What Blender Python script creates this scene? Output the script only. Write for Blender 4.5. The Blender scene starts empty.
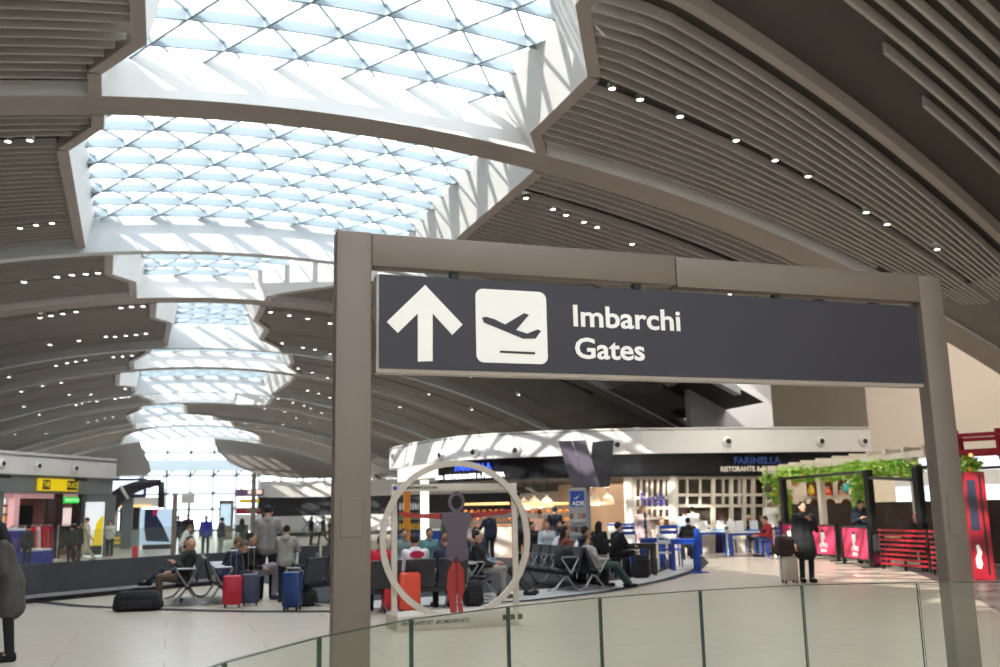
import bpy, bmesh, math, random
from mathutils import Vector, Matrix
random.seed(7)
C = bpy.context.scene.collection
PI = math.pi
# ------------------------------------------------------------------ camera model (1000 x 667 photograph)
F, H = 952.0, 1.6
PITCH, ROLL, YAW = math.radians(10.6), math.radians(1.22), math.radians(19.0)
FWD = Vector((math.sin(YAW)*math.cos(PITCH), math.cos(YAW)*math.cos(PITCH), math.sin(PITCH)))
R0 = Vector((math.cos(YAW), -math.sin(YAW), 0)); U0 = R0.cross(FWD)
RT = R0*math.cos(ROLL) - U0*math.sin(ROLL)
UP = R0*math.sin(ROLL) + U0*math.cos(ROLL)
EYE = Vector((0, 0, H))
def ray(x, y): return RT*((x-500)/F) + UP*((333.5-y)/F) + FWD
def AY(x, y, Y): d = ray(x, y); return EYE + d*(Y/d.y)          # point on the plane Y = const
def G(x, y, z=0.0): d = ray(x, y); return EYE + d*((z-H)/d.z)   # point at height z
def DEP(p): return (Vector(p)-EYE).dot(FWD)
def HZ(p, y):                                                    # height over ground point p seen at image row y
    lo, hi = -1.0, 14.0
    for _ in range(40):
        m = (lo+hi)/2; d = Vector((p[0], p[1], m))-EYE
        if 333.5 - F*d.dot(UP)/d.dot(FWD) > y: lo = m
        else: hi = m
    return lo
# ------------------------------------------------------------------ materials
def lin(c): c /= 255.0; return c/12.92 if c <= .04045 else ((c+.055)/1.055)**2.4
MATS = {}
def mat(name, rgb, rough=.5, metal=0.0, var=.06, scale=6.0, emit=0.0, bump=0.0):
    if name in MATS: return MATS[name]
    m = bpy.data.materials.new(name); m.use_nodes = True
    nt = m.node_tree; b = nt.nodes['Principled BSDF']
    col = tuple(lin(c) for c in rgb)
    tc = nt.nodes.new('ShaderNodeTexCoord'); nz = nt.nodes.new('ShaderNodeTexNoise')
    nz.inputs['Scale'].default_value = scale; nz.inputs['Detail'].default_value = 3
    nt.links.new(tc.outputs['Object'], nz.inputs['Vector'])
    rp = nt.nodes.new('ShaderNodeValToRGB')
    rp.color_ramp.elements[0].position = .3; rp.color_ramp.elements[1].position = .7
    rp.color_ramp.elements[0].color = tuple(max(0, c*(1-var)) for c in col)+(1,)
    rp.color_ramp.elements[1].color = tuple(min(1, c*(1+var)) for c in col)+(1,)
    nt.links.new(nz.outputs['Fac'], rp.inputs['Fac'])
    nt.links.new(rp.outputs['Color'], b.inputs['Base Color'])
    b.inputs['Roughness'].default_value = rough; b.inputs['Metallic'].default_value = metal
    if emit:
        nt.links.new(rp.outputs['Color'], b.inputs['Emission Color']); b.inputs['Emission Strength'].default_value = emit
    if bump:
        bp = nt.nodes.new('ShaderNodeBump'); bp.inputs['Strength'].default_value = bump
        nt.links.new(nz.outputs['Fac'], bp.inputs['Height']); nt.links.new(bp.outputs['Normal'], b.inputs['Normal'])
    MATS[name] = m; return m
def clear(name, rgb, alpha, gloss=.06, rough=.02):
    """see-through sheet: tinted transparency + body colour (alpha) + reflection"""
    if name in MATS: return MATS[name]
    m = bpy.data.materials.new(name); m.use_nodes = True; nt = m.node_tree
    for n in list(nt.nodes): nt.nodes.remove(n)
    out = nt.nodes.new('ShaderNodeOutputMaterial'); col = tuple(lin(c) for c in rgb)+(1,)
    tr = nt.nodes.new('ShaderNodeBsdfTransparent')
    df = nt.nodes.new('ShaderNodeBsdfDiffuse'); df.inputs['Color'].default_value = col
    gl = nt.nodes.new('ShaderNodeBsdfGlossy'); gl.inputs['Roughness'].default_value = rough
    tr.inputs['Color'].default_value = tuple(1-(1-c)*(.22 if alpha < .3 else 0) for c in col[:3])+(1,)
    m1 = nt.nodes.new('ShaderNodeMixShader'); m1.inputs['Fac'].default_value = alpha
    nt.links.new(tr.outputs[0], m1.inputs[1]); nt.links.new(df.outputs[0], m1.inputs[2])
    lw = nt.nodes.new('ShaderNodeLayerWeight'); lw.inputs['Blend'].default_value = .5
    pw = nt.nodes.new('ShaderNodeMath'); pw.operation = 'POWER'; pw.inputs[1].default_value = 5
    ma = nt.nodes.new('ShaderNodeMath'); ma.operation = 'MULTIPLY_ADD'; ma.inputs[1].default_value = .5; ma.inputs[2].default_value = gloss*.35
    nt.links.new(lw.outputs['Facing'], pw.inputs[0]); nt.links.new(pw.outputs[0], ma.inputs[0])
    m2 = nt.nodes.new('ShaderNodeMixShader')
    nt.links.new(ma.outputs[0], m2.inputs['Fac']); nt.links.new(m1.outputs[0], m2.inputs[1]); nt.links.new(gl.outputs[0], m2.inputs[2])
    nt.links.new(m2.outputs[0], out.inputs['Surface'])
    MATS[name] = m; return m
def sock(node, name, t='RGBA'):
    return [s for s in node.inputs if s.name == name and s.type == t][0]
def tile_mat(name, rgb, joint, w, h, rough=.3, var=.08, rot=0):
    m = mat(name, rgb, rough); nt = m.node_tree; b = nt.nodes['Principled BSDF']
    rp = [n for n in nt.nodes if n.type == 'VALTORGB'][0]; tc = [n for n in nt.nodes if n.type == 'TEX_COORD'][0]
    br = nt.nodes.new('ShaderNodeTexBrick'); mp = nt.nodes.new('ShaderNodeMapping')
    mp.inputs['Rotation'].default_value = (0, 0, rot)
    nt.links.new(tc.outputs['Object'], mp.inputs['Vector']); nt.links.new(mp.outputs['Vector'], br.inputs['Vector'])
    br.inputs['Scale'].default_value = 1; br.inputs['Brick Width'].default_value = w; br.inputs['Row Height'].default_value = h
    br.inputs['Mortar Size'].default_value = .006; br.inputs['Mortar Smooth'].default_value = .2
    br.inputs['Color1'].default_value = (1, 1, 1, 1); br.inputs['Color2'].default_value = (1-var, 1-var, 1-var, 1)
    br.inputs['Mortar'].default_value = tuple(lin(c)/max(.01, lin(k)) for c, k in zip(joint, rgb))+(1,)
    mx = nt.nodes.new('ShaderNodeMix'); mx.data_type = 'RGBA'; mx.blend_type = 'MULTIPLY'
    sock(mx, 'Factor', 'VALUE').default_value = 1
    nt.links.new(rp.outputs['Color'], sock(mx, 'A')); nt.links.new(br.outputs['Color'], sock(mx, 'B'))
    nt.links.new([s for s in mx.outputs if s.type == 'RGBA'][0], b.inputs['Base Color'])
    return m
# ------------------------------------------------------------------ mesh builder
class MB:
    def __init__(s): s.v = []; s.f = []; s.m = []; s.mi = 0
    def add(s, vs, fs):
        o = len(s.v); s.v += [tuple(v) for v in vs]
        for f in fs: s.f.append([i+o for i in f]); s.m.append(s.mi)
        return s
    def hexa(s, p):   # 8 points: 4 bottom ccw, 4 top ccw
        return s.add(p, [(3,2,1,0),(4,5,6,7),(0,1,5,4),(1,2,6,5),(2,3,7,6),(3,0,4,7)])
    def box(s, x0, x1, y0, y1, z0, z1):
        return s.hexa([(x0,y0,z0),(x1,y0,z0),(x1,y1,z0),(x0,y1,z0),(x0,y0,z1),(x1,y0,z1),(x1,y1,z1),(x0,y1,z1)])
    def cbox(s, x0, x1, y0, y1, z0, z1, b):   # chamfered box
        b = min(b, (x1-x0)*.45, (y1-y0)*.45, (z1-z0)*.45)
        bm = bmesh.new(); bmesh.ops.create_cube(bm, size=1)
        for v in bm.verts:
            v.co = Vector(((x0+x1)/2+v.co.x*(x1-x0), (y0+y1)/2+v.co.y*(y1-y0), (z0+z1)/2+v.co.z*(z1-z0)))
        bmesh.ops.bevel(bm, geom=bm.edges[:], offset=b, segments=2, affect='EDGES', profile=.5)
        bm.verts.index_update(); s.add([v.co[:] for v in bm.verts], [[v.index for v in f.verts] for f in bm.faces]); bm.free(); return s
    def bar(s, p, q, w, h, up=(0,0,1)):
        p, q = Vector(p), Vector(q); d = (q-p).normalized(); u = Vector(up)
        r = d.cross(u)
        if r.length < 1e-4: r = d.cross(Vector((0,1,0)))
        r.normalize(); u = r.cross(d); r = r*w/2; u = u*h/2
        return s.hexa([p-r-u, p+r-u, q+r-u, q-r-u, p-r+u, p+r+u, q+r+u, q-r+u])
    def tube(s, path, r, n=8, cap=True):
        path = [Vector(p) for p in path]; k = len(path); vs = []; fs = []
        ref = None
        for i, p in enumerate(path):
            d = (path[min(i+1, k-1)]-path[max(i-1, 0)]).normalized()
            if ref is None: ref = Vector((0,0,1)) if abs(d.z) < .9 else Vector((1,0,0))
            a = d.cross(ref).normalized(); b = a.cross(d); ref = b
            rr = r[i] if isinstance(r, (list, tuple)) else r
            for j in range(n):
                t = 2*PI*j/n; vs.append(p + a*(rr*math.cos(t)) + b*(rr*math.sin(t)))
        for i in range(k-1):
            for j in range(n):
                j2 = (j+1) % n; fs.append((i*n+j, i*n+j2, (i+1)*n+j2, (i+1)*n+j))
        if cap: fs += [tuple(range(n-1, -1, -1)), tuple((k-1)*n+j for j in range(n))]
        return s.add(vs, fs)
    def capsule(s, p, q, r1, r2, n=10):
        p, q = Vector(p), Vector(q); d = q-p
        if d.length < 1e-5: d = Vector((0,0,1e-5))
        d.normalize(); pts = []; rad = []
        for a in (-85, -60, -30, 0): pts.append(p+d*(r1*math.sin(math.radians(a)))); rad.append(r1*math.cos(math.radians(a)))
        for a in (0, 30, 60, 85): pts.append(q+d*(r2*math.sin(math.radians(a)))); rad.append(r2*math.cos(math.radians(a)))
        ref = Vector((0,0,1)) if abs(d.z) < .9 else Vector((1,0,0))
        a_ = d.cross(ref).normalized(); b_ = a_.cross(d); vs = []; fs = []
        for c, r in zip(pts, rad):
            for j in range(n): t = 2*PI*j/n; vs.append(c+a_*(r*math.cos(t))+b_*(r*math.sin(t)))
        k = len(pts)
        for i in range(k-1):
            for j in range(n): fs.append((i*n+j, i*n+(j+1) % n, (i+1)*n+(j+1) % n, (i+1)*n+j))
        fs += [tuple(range(n-1, -1, -1)), tuple((k-1)*n+j for j in range(n))]
        return s.add(vs, fs)
    def ell(s, c, r, nu=12, nv=8, M=None):
        vs = []; fs = []; c = Vector(c)
        for i in range(1, nv):
            a = PI*i/nv
            for j in range(nu):
                t = 2*PI*j/nu; p = Vector((r[0]*math.sin(a)*math.cos(t), r[1]*math.sin(a)*math.sin(t), r[2]*math.cos(a)))
                vs.append(c+(M@p if M else p))
        top, bot = Vector((0,0,r[2])), Vector((0,0,-r[2])); vs += [c+(M@top if M else top), c+(M@bot if M else bot)]
        T, B = len(vs)-2, len(vs)-1
        for i in range(nv-2):
            for j in range(nu): fs.append((i*nu+j, (i+1)*nu+j, (i+1)*nu+(j+1) % nu, i*nu+(j+1) % nu))
        for j in range(nu):
            fs.append((T, j, (j+1) % nu)); fs.append((B, (nv-2)*nu+(j+1) % nu, (nv-2)*nu+j))
        return s.add(vs, fs)
    def lathe(s, prof, c=(0,0,0), n=16, M=None, cap=True):   # profile of (r, z)
        vs = []; fs = []; c = Vector(c); k = len(prof)
        for r, z in prof:
            for j in range(n):
                t = 2*PI*j/n; p = Vector((r*math.cos(t), r*math.sin(t), z)); vs.append(c+(M@p if M else p))
        for i in range(k-1):
            for j in range(n): fs.append((i*n+j, i*n+(j+1) % n, (i+1)*n+(j+1) % n, (i+1)*n+j))
        if cap: fs += [tuple(range(n-1, -1, -1)), tuple((k-1)*n+j for j in range(n))]
        return s.add(vs, fs)
    def prism(s, pts, f):   # 2-D outline (ccw), f(u, v, t) -> 3-D with t in {0, 1}
        n = len(pts)
        vs = [f(u, v, 0) for u, v in pts] + [f(u, v, 1) for u, v in pts]
        return s.add(vs, [tuple(range(n-1, -1, -1)), tuple(range(n, 2*n))] + [(i, (i+1) % n, n+(i+1) % n, n+i) for i in range(n)])
    def wall(s, pts, z0, z1, th=.1):   # vertical strip along a plan polyline with thickness on its right-hand side
        n = len(pts); off = []
        for i in range(n):
            a = Vector(pts[max(i-1, 0)]); b = Vector(pts[min(i+1, n-1)]); d = (b-a).normalized(); off.append(Vector((d.y, -d.x))*th)
        for i in range(n-1):
            p, q = Vector(pts[i]), Vector(pts[i+1]); p2, q2 = p+off[i], q+off[i+1]
            s.hexa([(p.x,p.y,z0),(p2.x,p2.y,z0),(q2.x,q2.y,z0),(q.x,q.y,z0),(p.x,p.y,z1),(p2.x,p2.y,z1),(q2.x,q2.y,z1),(q.x,q.y,z1)])
        return s
    def build(s, name, mats, parent=None, smooth=False, loc=None, recalc=True):
        me = bpy.data.meshes.new(name); me.from_pydata(s.v, [], s.f)
        for m in (mats if isinstance(mats, (list, tuple)) else [mats]): me.materials.append(m)
        if any(s.m): me.polygons.foreach_set('material_index', s.m)
        if recalc:
            bm = bmesh.new(); bm.from_mesh(me); bmesh.ops.recalc_face_normals(bm, faces=bm.faces); bm.to_mesh(me); bm.free()
        if smooth is True: me.polygons.foreach_set('use_smooth', [True]*len(me.polygons))
        elif smooth:
            me.polygons.foreach_set('use_smooth', [True]*len(me.polygons)); me.set_sharp_from_angle(angle=math.radians(smooth))
        o = bpy.data.objects.new(name, me); C.objects.link(o)
        if parent is not None: o.parent = parent
        if loc is not None: o.location = loc
        return o
def empty(name, loc=(0,0,0), rz=0.0):
    o = bpy.data.objects.new(name, None); C.objects.link(o); o.location = loc; o.rotation_euler = (0,0,rz)
    o.empty_display_size = .1; return o
def tag(o, label=None, cat=None, group=None, kind=None):
    if label: o['label'] = label
    if cat: o['category'] = cat
    if group: o['group'] = group
    if kind: o['kind'] = kind
    return o
def structure(o, label=None): o['kind'] = 'structure'; (label and tag(o, label)); return o
def copy_tree(o, parent=None):
    c = o.copy(); C.objects.link(c)
    if parent is not None: c.parent = parent
    for ch in list(o.children): copy_tree(ch, c)
    return c
def text(name, body, size, m, parent, loc, rot, bold=0.0, align='LEFT', extr=.002, squash=1.0):
    cu = bpy.data.curves.new(name, 'FONT'); cu.body = body; cu.size = size; cu.offset = bold; cu.extrude = extr
    cu.align_x = align; cu.resolution_u = 3
    t = bpy.data.objects.new('tmp', cu); C.objects.link(t)
    bpy.context.view_layer.update()
    me = bpy.data.meshes.new_from_object(t.evaluated_get(bpy.context.evaluated_depsgraph_get()))
    bpy.data.objects.remove(t); bpy.data.curves.remove(cu)
    me.materials.clear(); me.materials.append(m)
    for v in me.vertices: v.co.x *= squash
    o = bpy.data.objects.new(name, me); C.objects.link(o); o.location = loc; o.rotation_euler = rot
    if parent is not None: o.parent = parent
    return o
def text_width(o): return max(v.co.x for v in o.data.vertices)-min(v.co.x for v in o.data.vertices)
SKY, SUN, EXPO = 5.0, 9.0, 0.0
# ------------------------------------------------------------------ palette
M_frame = mat('taupe_steel', (120,107,96), .45, .2, .03, 3)
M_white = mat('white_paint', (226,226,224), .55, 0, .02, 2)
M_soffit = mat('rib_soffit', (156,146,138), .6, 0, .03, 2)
M_soffit2 = mat('rib_pale_shaded', (204,208,210), .6, 0, .03, 2)  # pale rib tone; on the B-rib faces its grey stands in for shade
M_slat = mat('brown_grey_slat', (172,167,160), .55, 0, .05, 1.5)
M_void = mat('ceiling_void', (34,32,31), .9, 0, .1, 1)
M_plate = mat('ceiling_plate', (118,112,107), .6, 0, .05, 1)
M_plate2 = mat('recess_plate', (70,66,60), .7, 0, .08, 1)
M_trim = mat('skylight_trim', (158,147,140), .5, 0, .03, 2)
M_steelbar = mat('skylight_steel', (132,146,154), .5, 0, .03, 1)
M_black = mat('black_powder', (24,24,25), .45, 0, .1, 4)
M_dark = mat('charcoal', (48,48,52), .5, 0, .1, 4)
M_chrome = mat('brushed_steel', (190,190,190), .3, .9, .03, 8)
M_glass = clear('rail_glass', (206,216,196), .035, .05)
M_glassedge = mat('glass_edge', (38,66,54), .2, 0, .1, 6)
M_pane = clear('clear_pane', (225,236,238), .05, .08)
M_skypane = clear('roof_pane', (236,244,248), .04, .03)
M_beige = mat('warm_plaster', (212,200,186), .7, 0, .03, 1)
M_grey = mat('grey_panel', (120,124,124), .5, 0, .05, 1)
M_red = mat('red_paint', (158,20,38), .4, 0, .05, 4)
M_blue = mat('blue_paint', (22,66,160), .4, 0, .05, 4)
M_pink = mat('pink_banner', (214,58,100), .6, 0, .04, 4)
M_floor = tile_mat('stone_tile', (206,193,176), (138,128,116), 2.4, 1.2, .28, .05)
M_floor_dark = tile_mat('dark_stone', (60,63,68), (40,42,46), 1.2, .6, .6, .08)
M_floor_dark.node_tree.nodes['Principled BSDF'].inputs['Specular IOR Level'].default_value = .06
# ------------------------------------------------------------------ vault
Y1 = 20.0; X0 = .11*Y1; CR = H+.4425*Y1
def vz(x): return CR-(x-X0)**2/(3.9*Y1)
def V(x, y):    # where the sight line meets the vault
    d = ray(x, y); t = .5
    f = lambda t: H+d.z*t-vz(d.x*t)
    while f(t) < 0 and t < 300: t += .25
    lo, hi = t-.25, t
    for _ in range(30):
        m = (lo+hi)/2
        if f(m) < 0: lo = m
        else: hi = m
    return EYE+d*hi
RW = 1.0
RIBS = [(-7.0,'B'),(1.0,'A'),(20.0,'A'),(31.5,'B'),(39.4,'A'),(50.4,'B'),(58.3,'A'),(68.6,'B'),(76.8,'A'),(88.4,'B'),(95.8,'A'),(109.0,'B')]
HL = {   # skylight openings: (Y, X) of the left and right edge, bay by bay
 (-6,1): ([(-6,-1.5),(-2,-1.6),(-.5,-2.6),(1,-2.6)], [(-6,7.5),(1,7.6)]),
 (2,20): ([(2,-2.3),(5,-2.4),(6.5,-.7),(17.5,-.76),(18.9,-1.62),(20,-1.68)], [(2,8),(8,6.2),(13.8,6.25),(16,7.45),(19,7.36),(20,7.9)]),
 (21,31.5): ([(21,-1.7),(21.65,-1.74),(23.05,-2.58),(31.5,-2.87)], [(21,8.2),(26.5,8.02),(31.5,8.0)]),
 (32.5,39.4): ([(32.5,-2.1),(35.2,-2.27),(36.5,-1.53),(39.4,-1.6)], [(32.5,7.9),(38.3,3.34),(39.4,3.3)]),
 (40.4,50.4): ([(40.4,-.88),(43.3,-.95),(44.6,-.26),(50.4,-.47)], [(40.4,3.23),(43.7,3.19),(45.4,3.85),(48,3.8),(50.4,5.0)]),
 (51.4,58.3): ([(51.4,-1.2),(52.6,-1.36),(55.2,-2.23),(58.3,-2.3)], [(51.4,5.6),(54.2,6.08),(56,6.09),(58.3,7.0)]),
 (59.3,68.6): ([(59.3,-3.1),(64.3,-3.4),(65.5,-2.5),(68.6,-2.6)], [(59.3,6.9),(62.6,6.74),(68.6,6.4)]),
 (69.6,76.8): ([(69.6,-2.3),(71.8,-2.1),(74.5,-1.43),(76.8,-1.53)], [(69.6,6.5),(75.2,6.64),(76.8,4.5)]),
 (77.8,88.4): ([(77.8,-2.4),(79.8,-2.46),(82.8,-3.5),(88.4,-3.5)], [(77.8,.6),(84.9,.82),(86.5,3),(88.4,3.8)]),
 (89.4,95.8): ([(89.4,-3.2),(95.8,-3.4)], [(89.4,4.6),(95.8,5.4)]),
 (96.8,109): ([(96.8,-1.9),(99,-3.6),(102,-4.6),(109,-5.2)], [(96.8,5.5),(99,7.2),(102,8.3),(109,9.2)]),
}
def interp(L, y):
    if y <= L[0][0]: return L[0][1]
    for (a, b), (c, d) in zip(L, L[1:]):
        if y <= c: return b+(d-b)*(y-a)/(c-a)
    return L[-1][1]
XR, XL = 19.6, -15.2           # where the slats stop above the springing
def edge0(x): return 12.97+max(0, x-7.8)*.31
def ribmesh(y0, y1, top=1.0, x0=-23, x1=26.6, drop=.06):
    mb = MB(); n = 60
    for i in range(n):
        a = x0+(x1-x0)*i/n; b = x0+(x1-x0)*(i+1)/n
        P = []
        for x in (a, b): P.append((vz(x)-drop, vz(x)+top))
        v = [(a,y0,P[0][0]),(b,y0,P[1][0]),(b,y1,P[1][0]),(a,y1,P[0][0]),(a,y0,P[0][1]),(b,y0,P[1][1]),(b,y1,P[1][1]),(a,y1,P[0][1])]
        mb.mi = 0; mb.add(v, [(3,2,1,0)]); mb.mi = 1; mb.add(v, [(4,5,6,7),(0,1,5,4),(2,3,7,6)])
    return mb
for i, (y, k) in enumerate(RIBS):
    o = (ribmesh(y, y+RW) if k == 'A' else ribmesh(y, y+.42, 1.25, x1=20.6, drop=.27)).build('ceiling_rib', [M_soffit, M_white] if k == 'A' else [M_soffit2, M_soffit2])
    for p in o.data.polygons: p.use_smooth = False
    structure(o)
# thin diagonal rib between the two near slatted fields
mb = MB(); pr = None
for i in range(41):
    x = 4.5+i*(26-4.5)/40; cur = (x, edge0(x), vz(x))
    if pr: mb.bar((pr[0],pr[1],pr[2]+.12), (cur[0],cur[1],cur[2]+.12), .20, .30)
    pr = cur
structure(mb.build('ceiling_rib', M_soffit))
# slatted ceiling fields
def slat_strip(mb, fy, xa, xb, w, dep, n):
    pts = []
    for i in range(n+1):
        x = xa+(xb-xa)*i/n; pts.append((x, fy(x), vz(x)))
    vs = []; fs = []
    for x, y, z in pts: vs += [(x,y,z),(x,y+w,z),(x,y+w,z+dep),(x,y,z+dep)]
    for i in range(n):
        a = i*4; b = a+4
        fs += [(a,b,b+1,a+1),(a+1,b+1,b+2,a+2),(b,a,a+3,b+3)]
    fs += [(0,1,2,3),(n*4+3,n*4+2,n*4+1,n*4)]
    mb.add(vs, fs)
def backing(mb, y0, y1, fxa, fxb, n=24, m=10, dz=.27):
    vs = []; fs = []
    for j in range(m+1):
        y = y0+(y1-y0)*j/m; a, b = fxa(y), fxb(y)
        for i in range(n+1):
            x = a+(b-a)*i/n; vs.append((x, y, vz(x)+dz))
    for j in range(m):
        for i in range(n): q = j*(n+1)+i; fs.append((q, q+1, q+n+2, q+n+1))
    mb.add(vs, fs)
GAPS = {(2,20):(.52,), (21,31.5):(.17,.72), (32.5,39.4):(.45,), (40.4,50.4):(.08,.62), (51.4,58.3):(.4,), (59.3,68.6):(.2,.6), (69.6,76.8):(.4,)}
for (a, b), (L, Rr) in HL.items():
    far = a > 45
    pitch, w = (.34, .06) if not far else (.5, .15)
    for side in (0, 1):
        mb = MB(); bk = MB()
        if a == 2 and side == 1:   # the fan-shaped field right of the near skylight
            n_s = 18
            for s in range(n_s):
                u = (s+.5)/n_s
                if s == 8: continue
                fy = lambda x, u=u: edge0(x)+.45 + u*(19.55-edge0(x)-.45)
                xa = interp(Rr, fy(interp(Rr, fy(7))))+.3
                xe = XR - (0 if u < .75 else 3.2*((u-.75)/.25)**2)
                slat_strip(mb, fy, xa, xe, .06, .21, 26)
            for s in range(24):        # darker field nearer than the diagonal rib
                fy = lambda x, s=s: edge0(x)-1.35-s*.38+.06*max(0, x-9)*0
                xa = interp(Rr, fy(8))+.3
                if s % 8 == 7: continue
                slat_strip(mb, fy, max(xa, 6.7+max(0, 4-s)*1.6), XR+2, .07, .21, 20)
        else:
            n_s = int((b-a-.5)/pitch)
            for s in range(n_s):
                y = a+.28+s*pitch; u = (y-a)/(b-a)
                if any(abs(u-g) < (.19 if not far else .26)/(b-a) for g in GAPS.get((a, b), ())): continue
                if side: xa, xb = interp(Rr, y+.06)+.28, XR-(1.8*abs(2*u-1)**4)
                else: xa, xb = XL+(1.8*abs(2*u-1)**4), interp(L, y+.06)-.28
                slat_strip(mb, lambda x, y=y: y, xa, xb, w, .20, 16)
        o = mb.build('ceiling', M_slat, recalc=False); structure(o)
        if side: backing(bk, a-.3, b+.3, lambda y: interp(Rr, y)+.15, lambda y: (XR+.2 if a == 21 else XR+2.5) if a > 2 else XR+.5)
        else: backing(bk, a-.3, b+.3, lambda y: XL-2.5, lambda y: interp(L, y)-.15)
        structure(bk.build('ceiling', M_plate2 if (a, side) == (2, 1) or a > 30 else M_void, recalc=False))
        # upstand between the slats and the roof glass, with its taupe trim
        tr, up = MB(), MB(); E_ = Rr if side else L; sg = 1 if side else -1
        for (ya, xa), (yb, xb) in zip(E_, E_[1:]):
            n = max(1, int((yb-ya)/1.2))
            for i in range(n):
                y0, y1 = ya+(yb-ya)*i/n, ya+(yb-ya)*(i+1)/n; x0, x1 = xa+(xb-xa)*i/n, xa+(xb-xa)*(i+1)/n
                d = Vector((x1-x0, y1-y0)).normalized(); nx, ny = d.y*sg, -d.x*sg
                w_ = .26
                A_ = [(x0,y0),(x1,y1),(x1+nx*w_,y1+ny*w_),(x0+nx*w_,y0+ny*w_)]
                tr.add([(x,y,vz(x)-.1) for x, y in A_]+[(x,y,vz(x)+.16) for x, y in A_], [(0,1,2,3),(4,5,6,7),(0,1,5,4),(1,2,6,5),(2,3,7,6),(3,0,4,7)])
                ins = .7 if side else .25
                B_ = [(x0,y0,vz(x0)-.08),(x1,y1,vz(x1)-.08),(x1-sg*ins,y1,vz(x1)+1.0),(x0-sg*ins,y0,vz(x0)+1.0)]
                B2 = [(x+sg*.06,y,z+.03) for x, y, z in B_]
                up.add(B_+B2, [(0,1,2,3),(7,6,5,4),(0,1,5,4),(2,3,7,6),(1,2,6,5),(3,0,4,7)])
        structure(tr.build('trim_1', M_trim)); structure(up.build('trim_2', M_white))
# smooth plates with rounded openings at the springing, both sides
def plate(y0, y1, xa, xb, name='ceiling'):
    mb = MB(); n = 40; cx, cy = (xa+xb)/2+(.6 if xa > 0 else -.6), (y0+y1)/2
    rx, ry = abs(xb-xa)*.30, (y1-y0)*.34
    vs = []; fs = []
    for k in (0, 1):
        for i in range(n):
            t = 2*PI*i/n; c, s = math.cos(t), math.sin(t)
            e = (abs(c)**4+abs(s)**4)**(-.25)
            x, y = (cx+rx*c*e*.9, cy+ry*s*e*.9)
            vs.append((x, y, vz(x)+.02+k*.5))
        for i in range(n):
            t = 2*PI*i/n; c, s = math.cos(t), math.sin(t); e = 1/max(abs(c), abs(s))
            x, y = (xa+xb)/2+(xb-xa)/2*c*e, cy+(y1-y0)/2*s*e; vs.append((x, y, vz(x)+.02+k*.5))
    for i in range(n):
        j = (i+1) % n
        fs += [(i,j,n+j,n+i),(2*n+j,2*n+i,3*n+i,3*n+j),(j,i,2*n+i,2*n+j)]
    mb.add(vs, fs); return mb.build(name, M_plate)
for (a, b) in HL:
    if a not in (21,): structure(plate(a if a != 32.5 else 35.6, b, XR-.9, 26.4))
    structure(plate(a, b, XL+.9, -22))
# roof glazing: triangular steel lattice over the whole crest
def lattice_pt(i, j, y0): return Vector((-6.0+1.48*i+(.74 if j % 2 else 0), y0+1.2*j, 0))
for (a, b), (L, Rr) in HL.items():
    ga, gl_ = MB(), MB(); nj = int((b-a)/1.2)+2; n_i = 12
    lat = lambda x: vz(x)*0+CR+1.0-(x-X0)**2/(3.9*Y1)
    def P(i, j):
        p = lattice_pt(i, j, a-.6); p.z = lat(p.x); return p
    th = .07
    def clipb(p, q, w, h):
        p = p.copy(); q = q.copy()
        for m, n_ in ((p, q), (q, p)):
            if m.y < a-.05: t = (a-.05-m.y)/(n_.y-m.y) if n_.y != m.y else 2; 
            elif m.y > b+.05: t = (b+.05-m.y)/(n_.y-m.y) if n_.y != m.y else 2
            else: t = 0
            if t > 1: return
            if t > 0: m[:] = m+(n_-m)*t
        if (p-q).length > .05: ga.bar(p-Vector((0,0,h/2-.05)), q-Vector((0,0,h/2-.05)), w, h)
    for j in range(nj):
        for i in range(n_i):
            p = P(i, j)
            clipb(p, P(i+1, j), .045, .24)
            o_ = 1 if j % 2 else 0
            clipb(p, P(i+o_, j+1), .035, .06)
            clipb(p, P(i+o_-1, j+1), .05, .25)
    structure(ga.build('window_1', M_steelbar, recalc=False))
    vs = []; n = 16
    for k in range(n+1): x = -5+k*(16/n); vs += [(x, a, lat(x)+.09), (x, b, lat(x)+.09)]
    gl_.add(vs, [(2*k, 2*k+2, 2*k+3, 2*k+1) for k in range(n)])
    structure(gl_.build('window_2', M_skypane, recalc=False))
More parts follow.
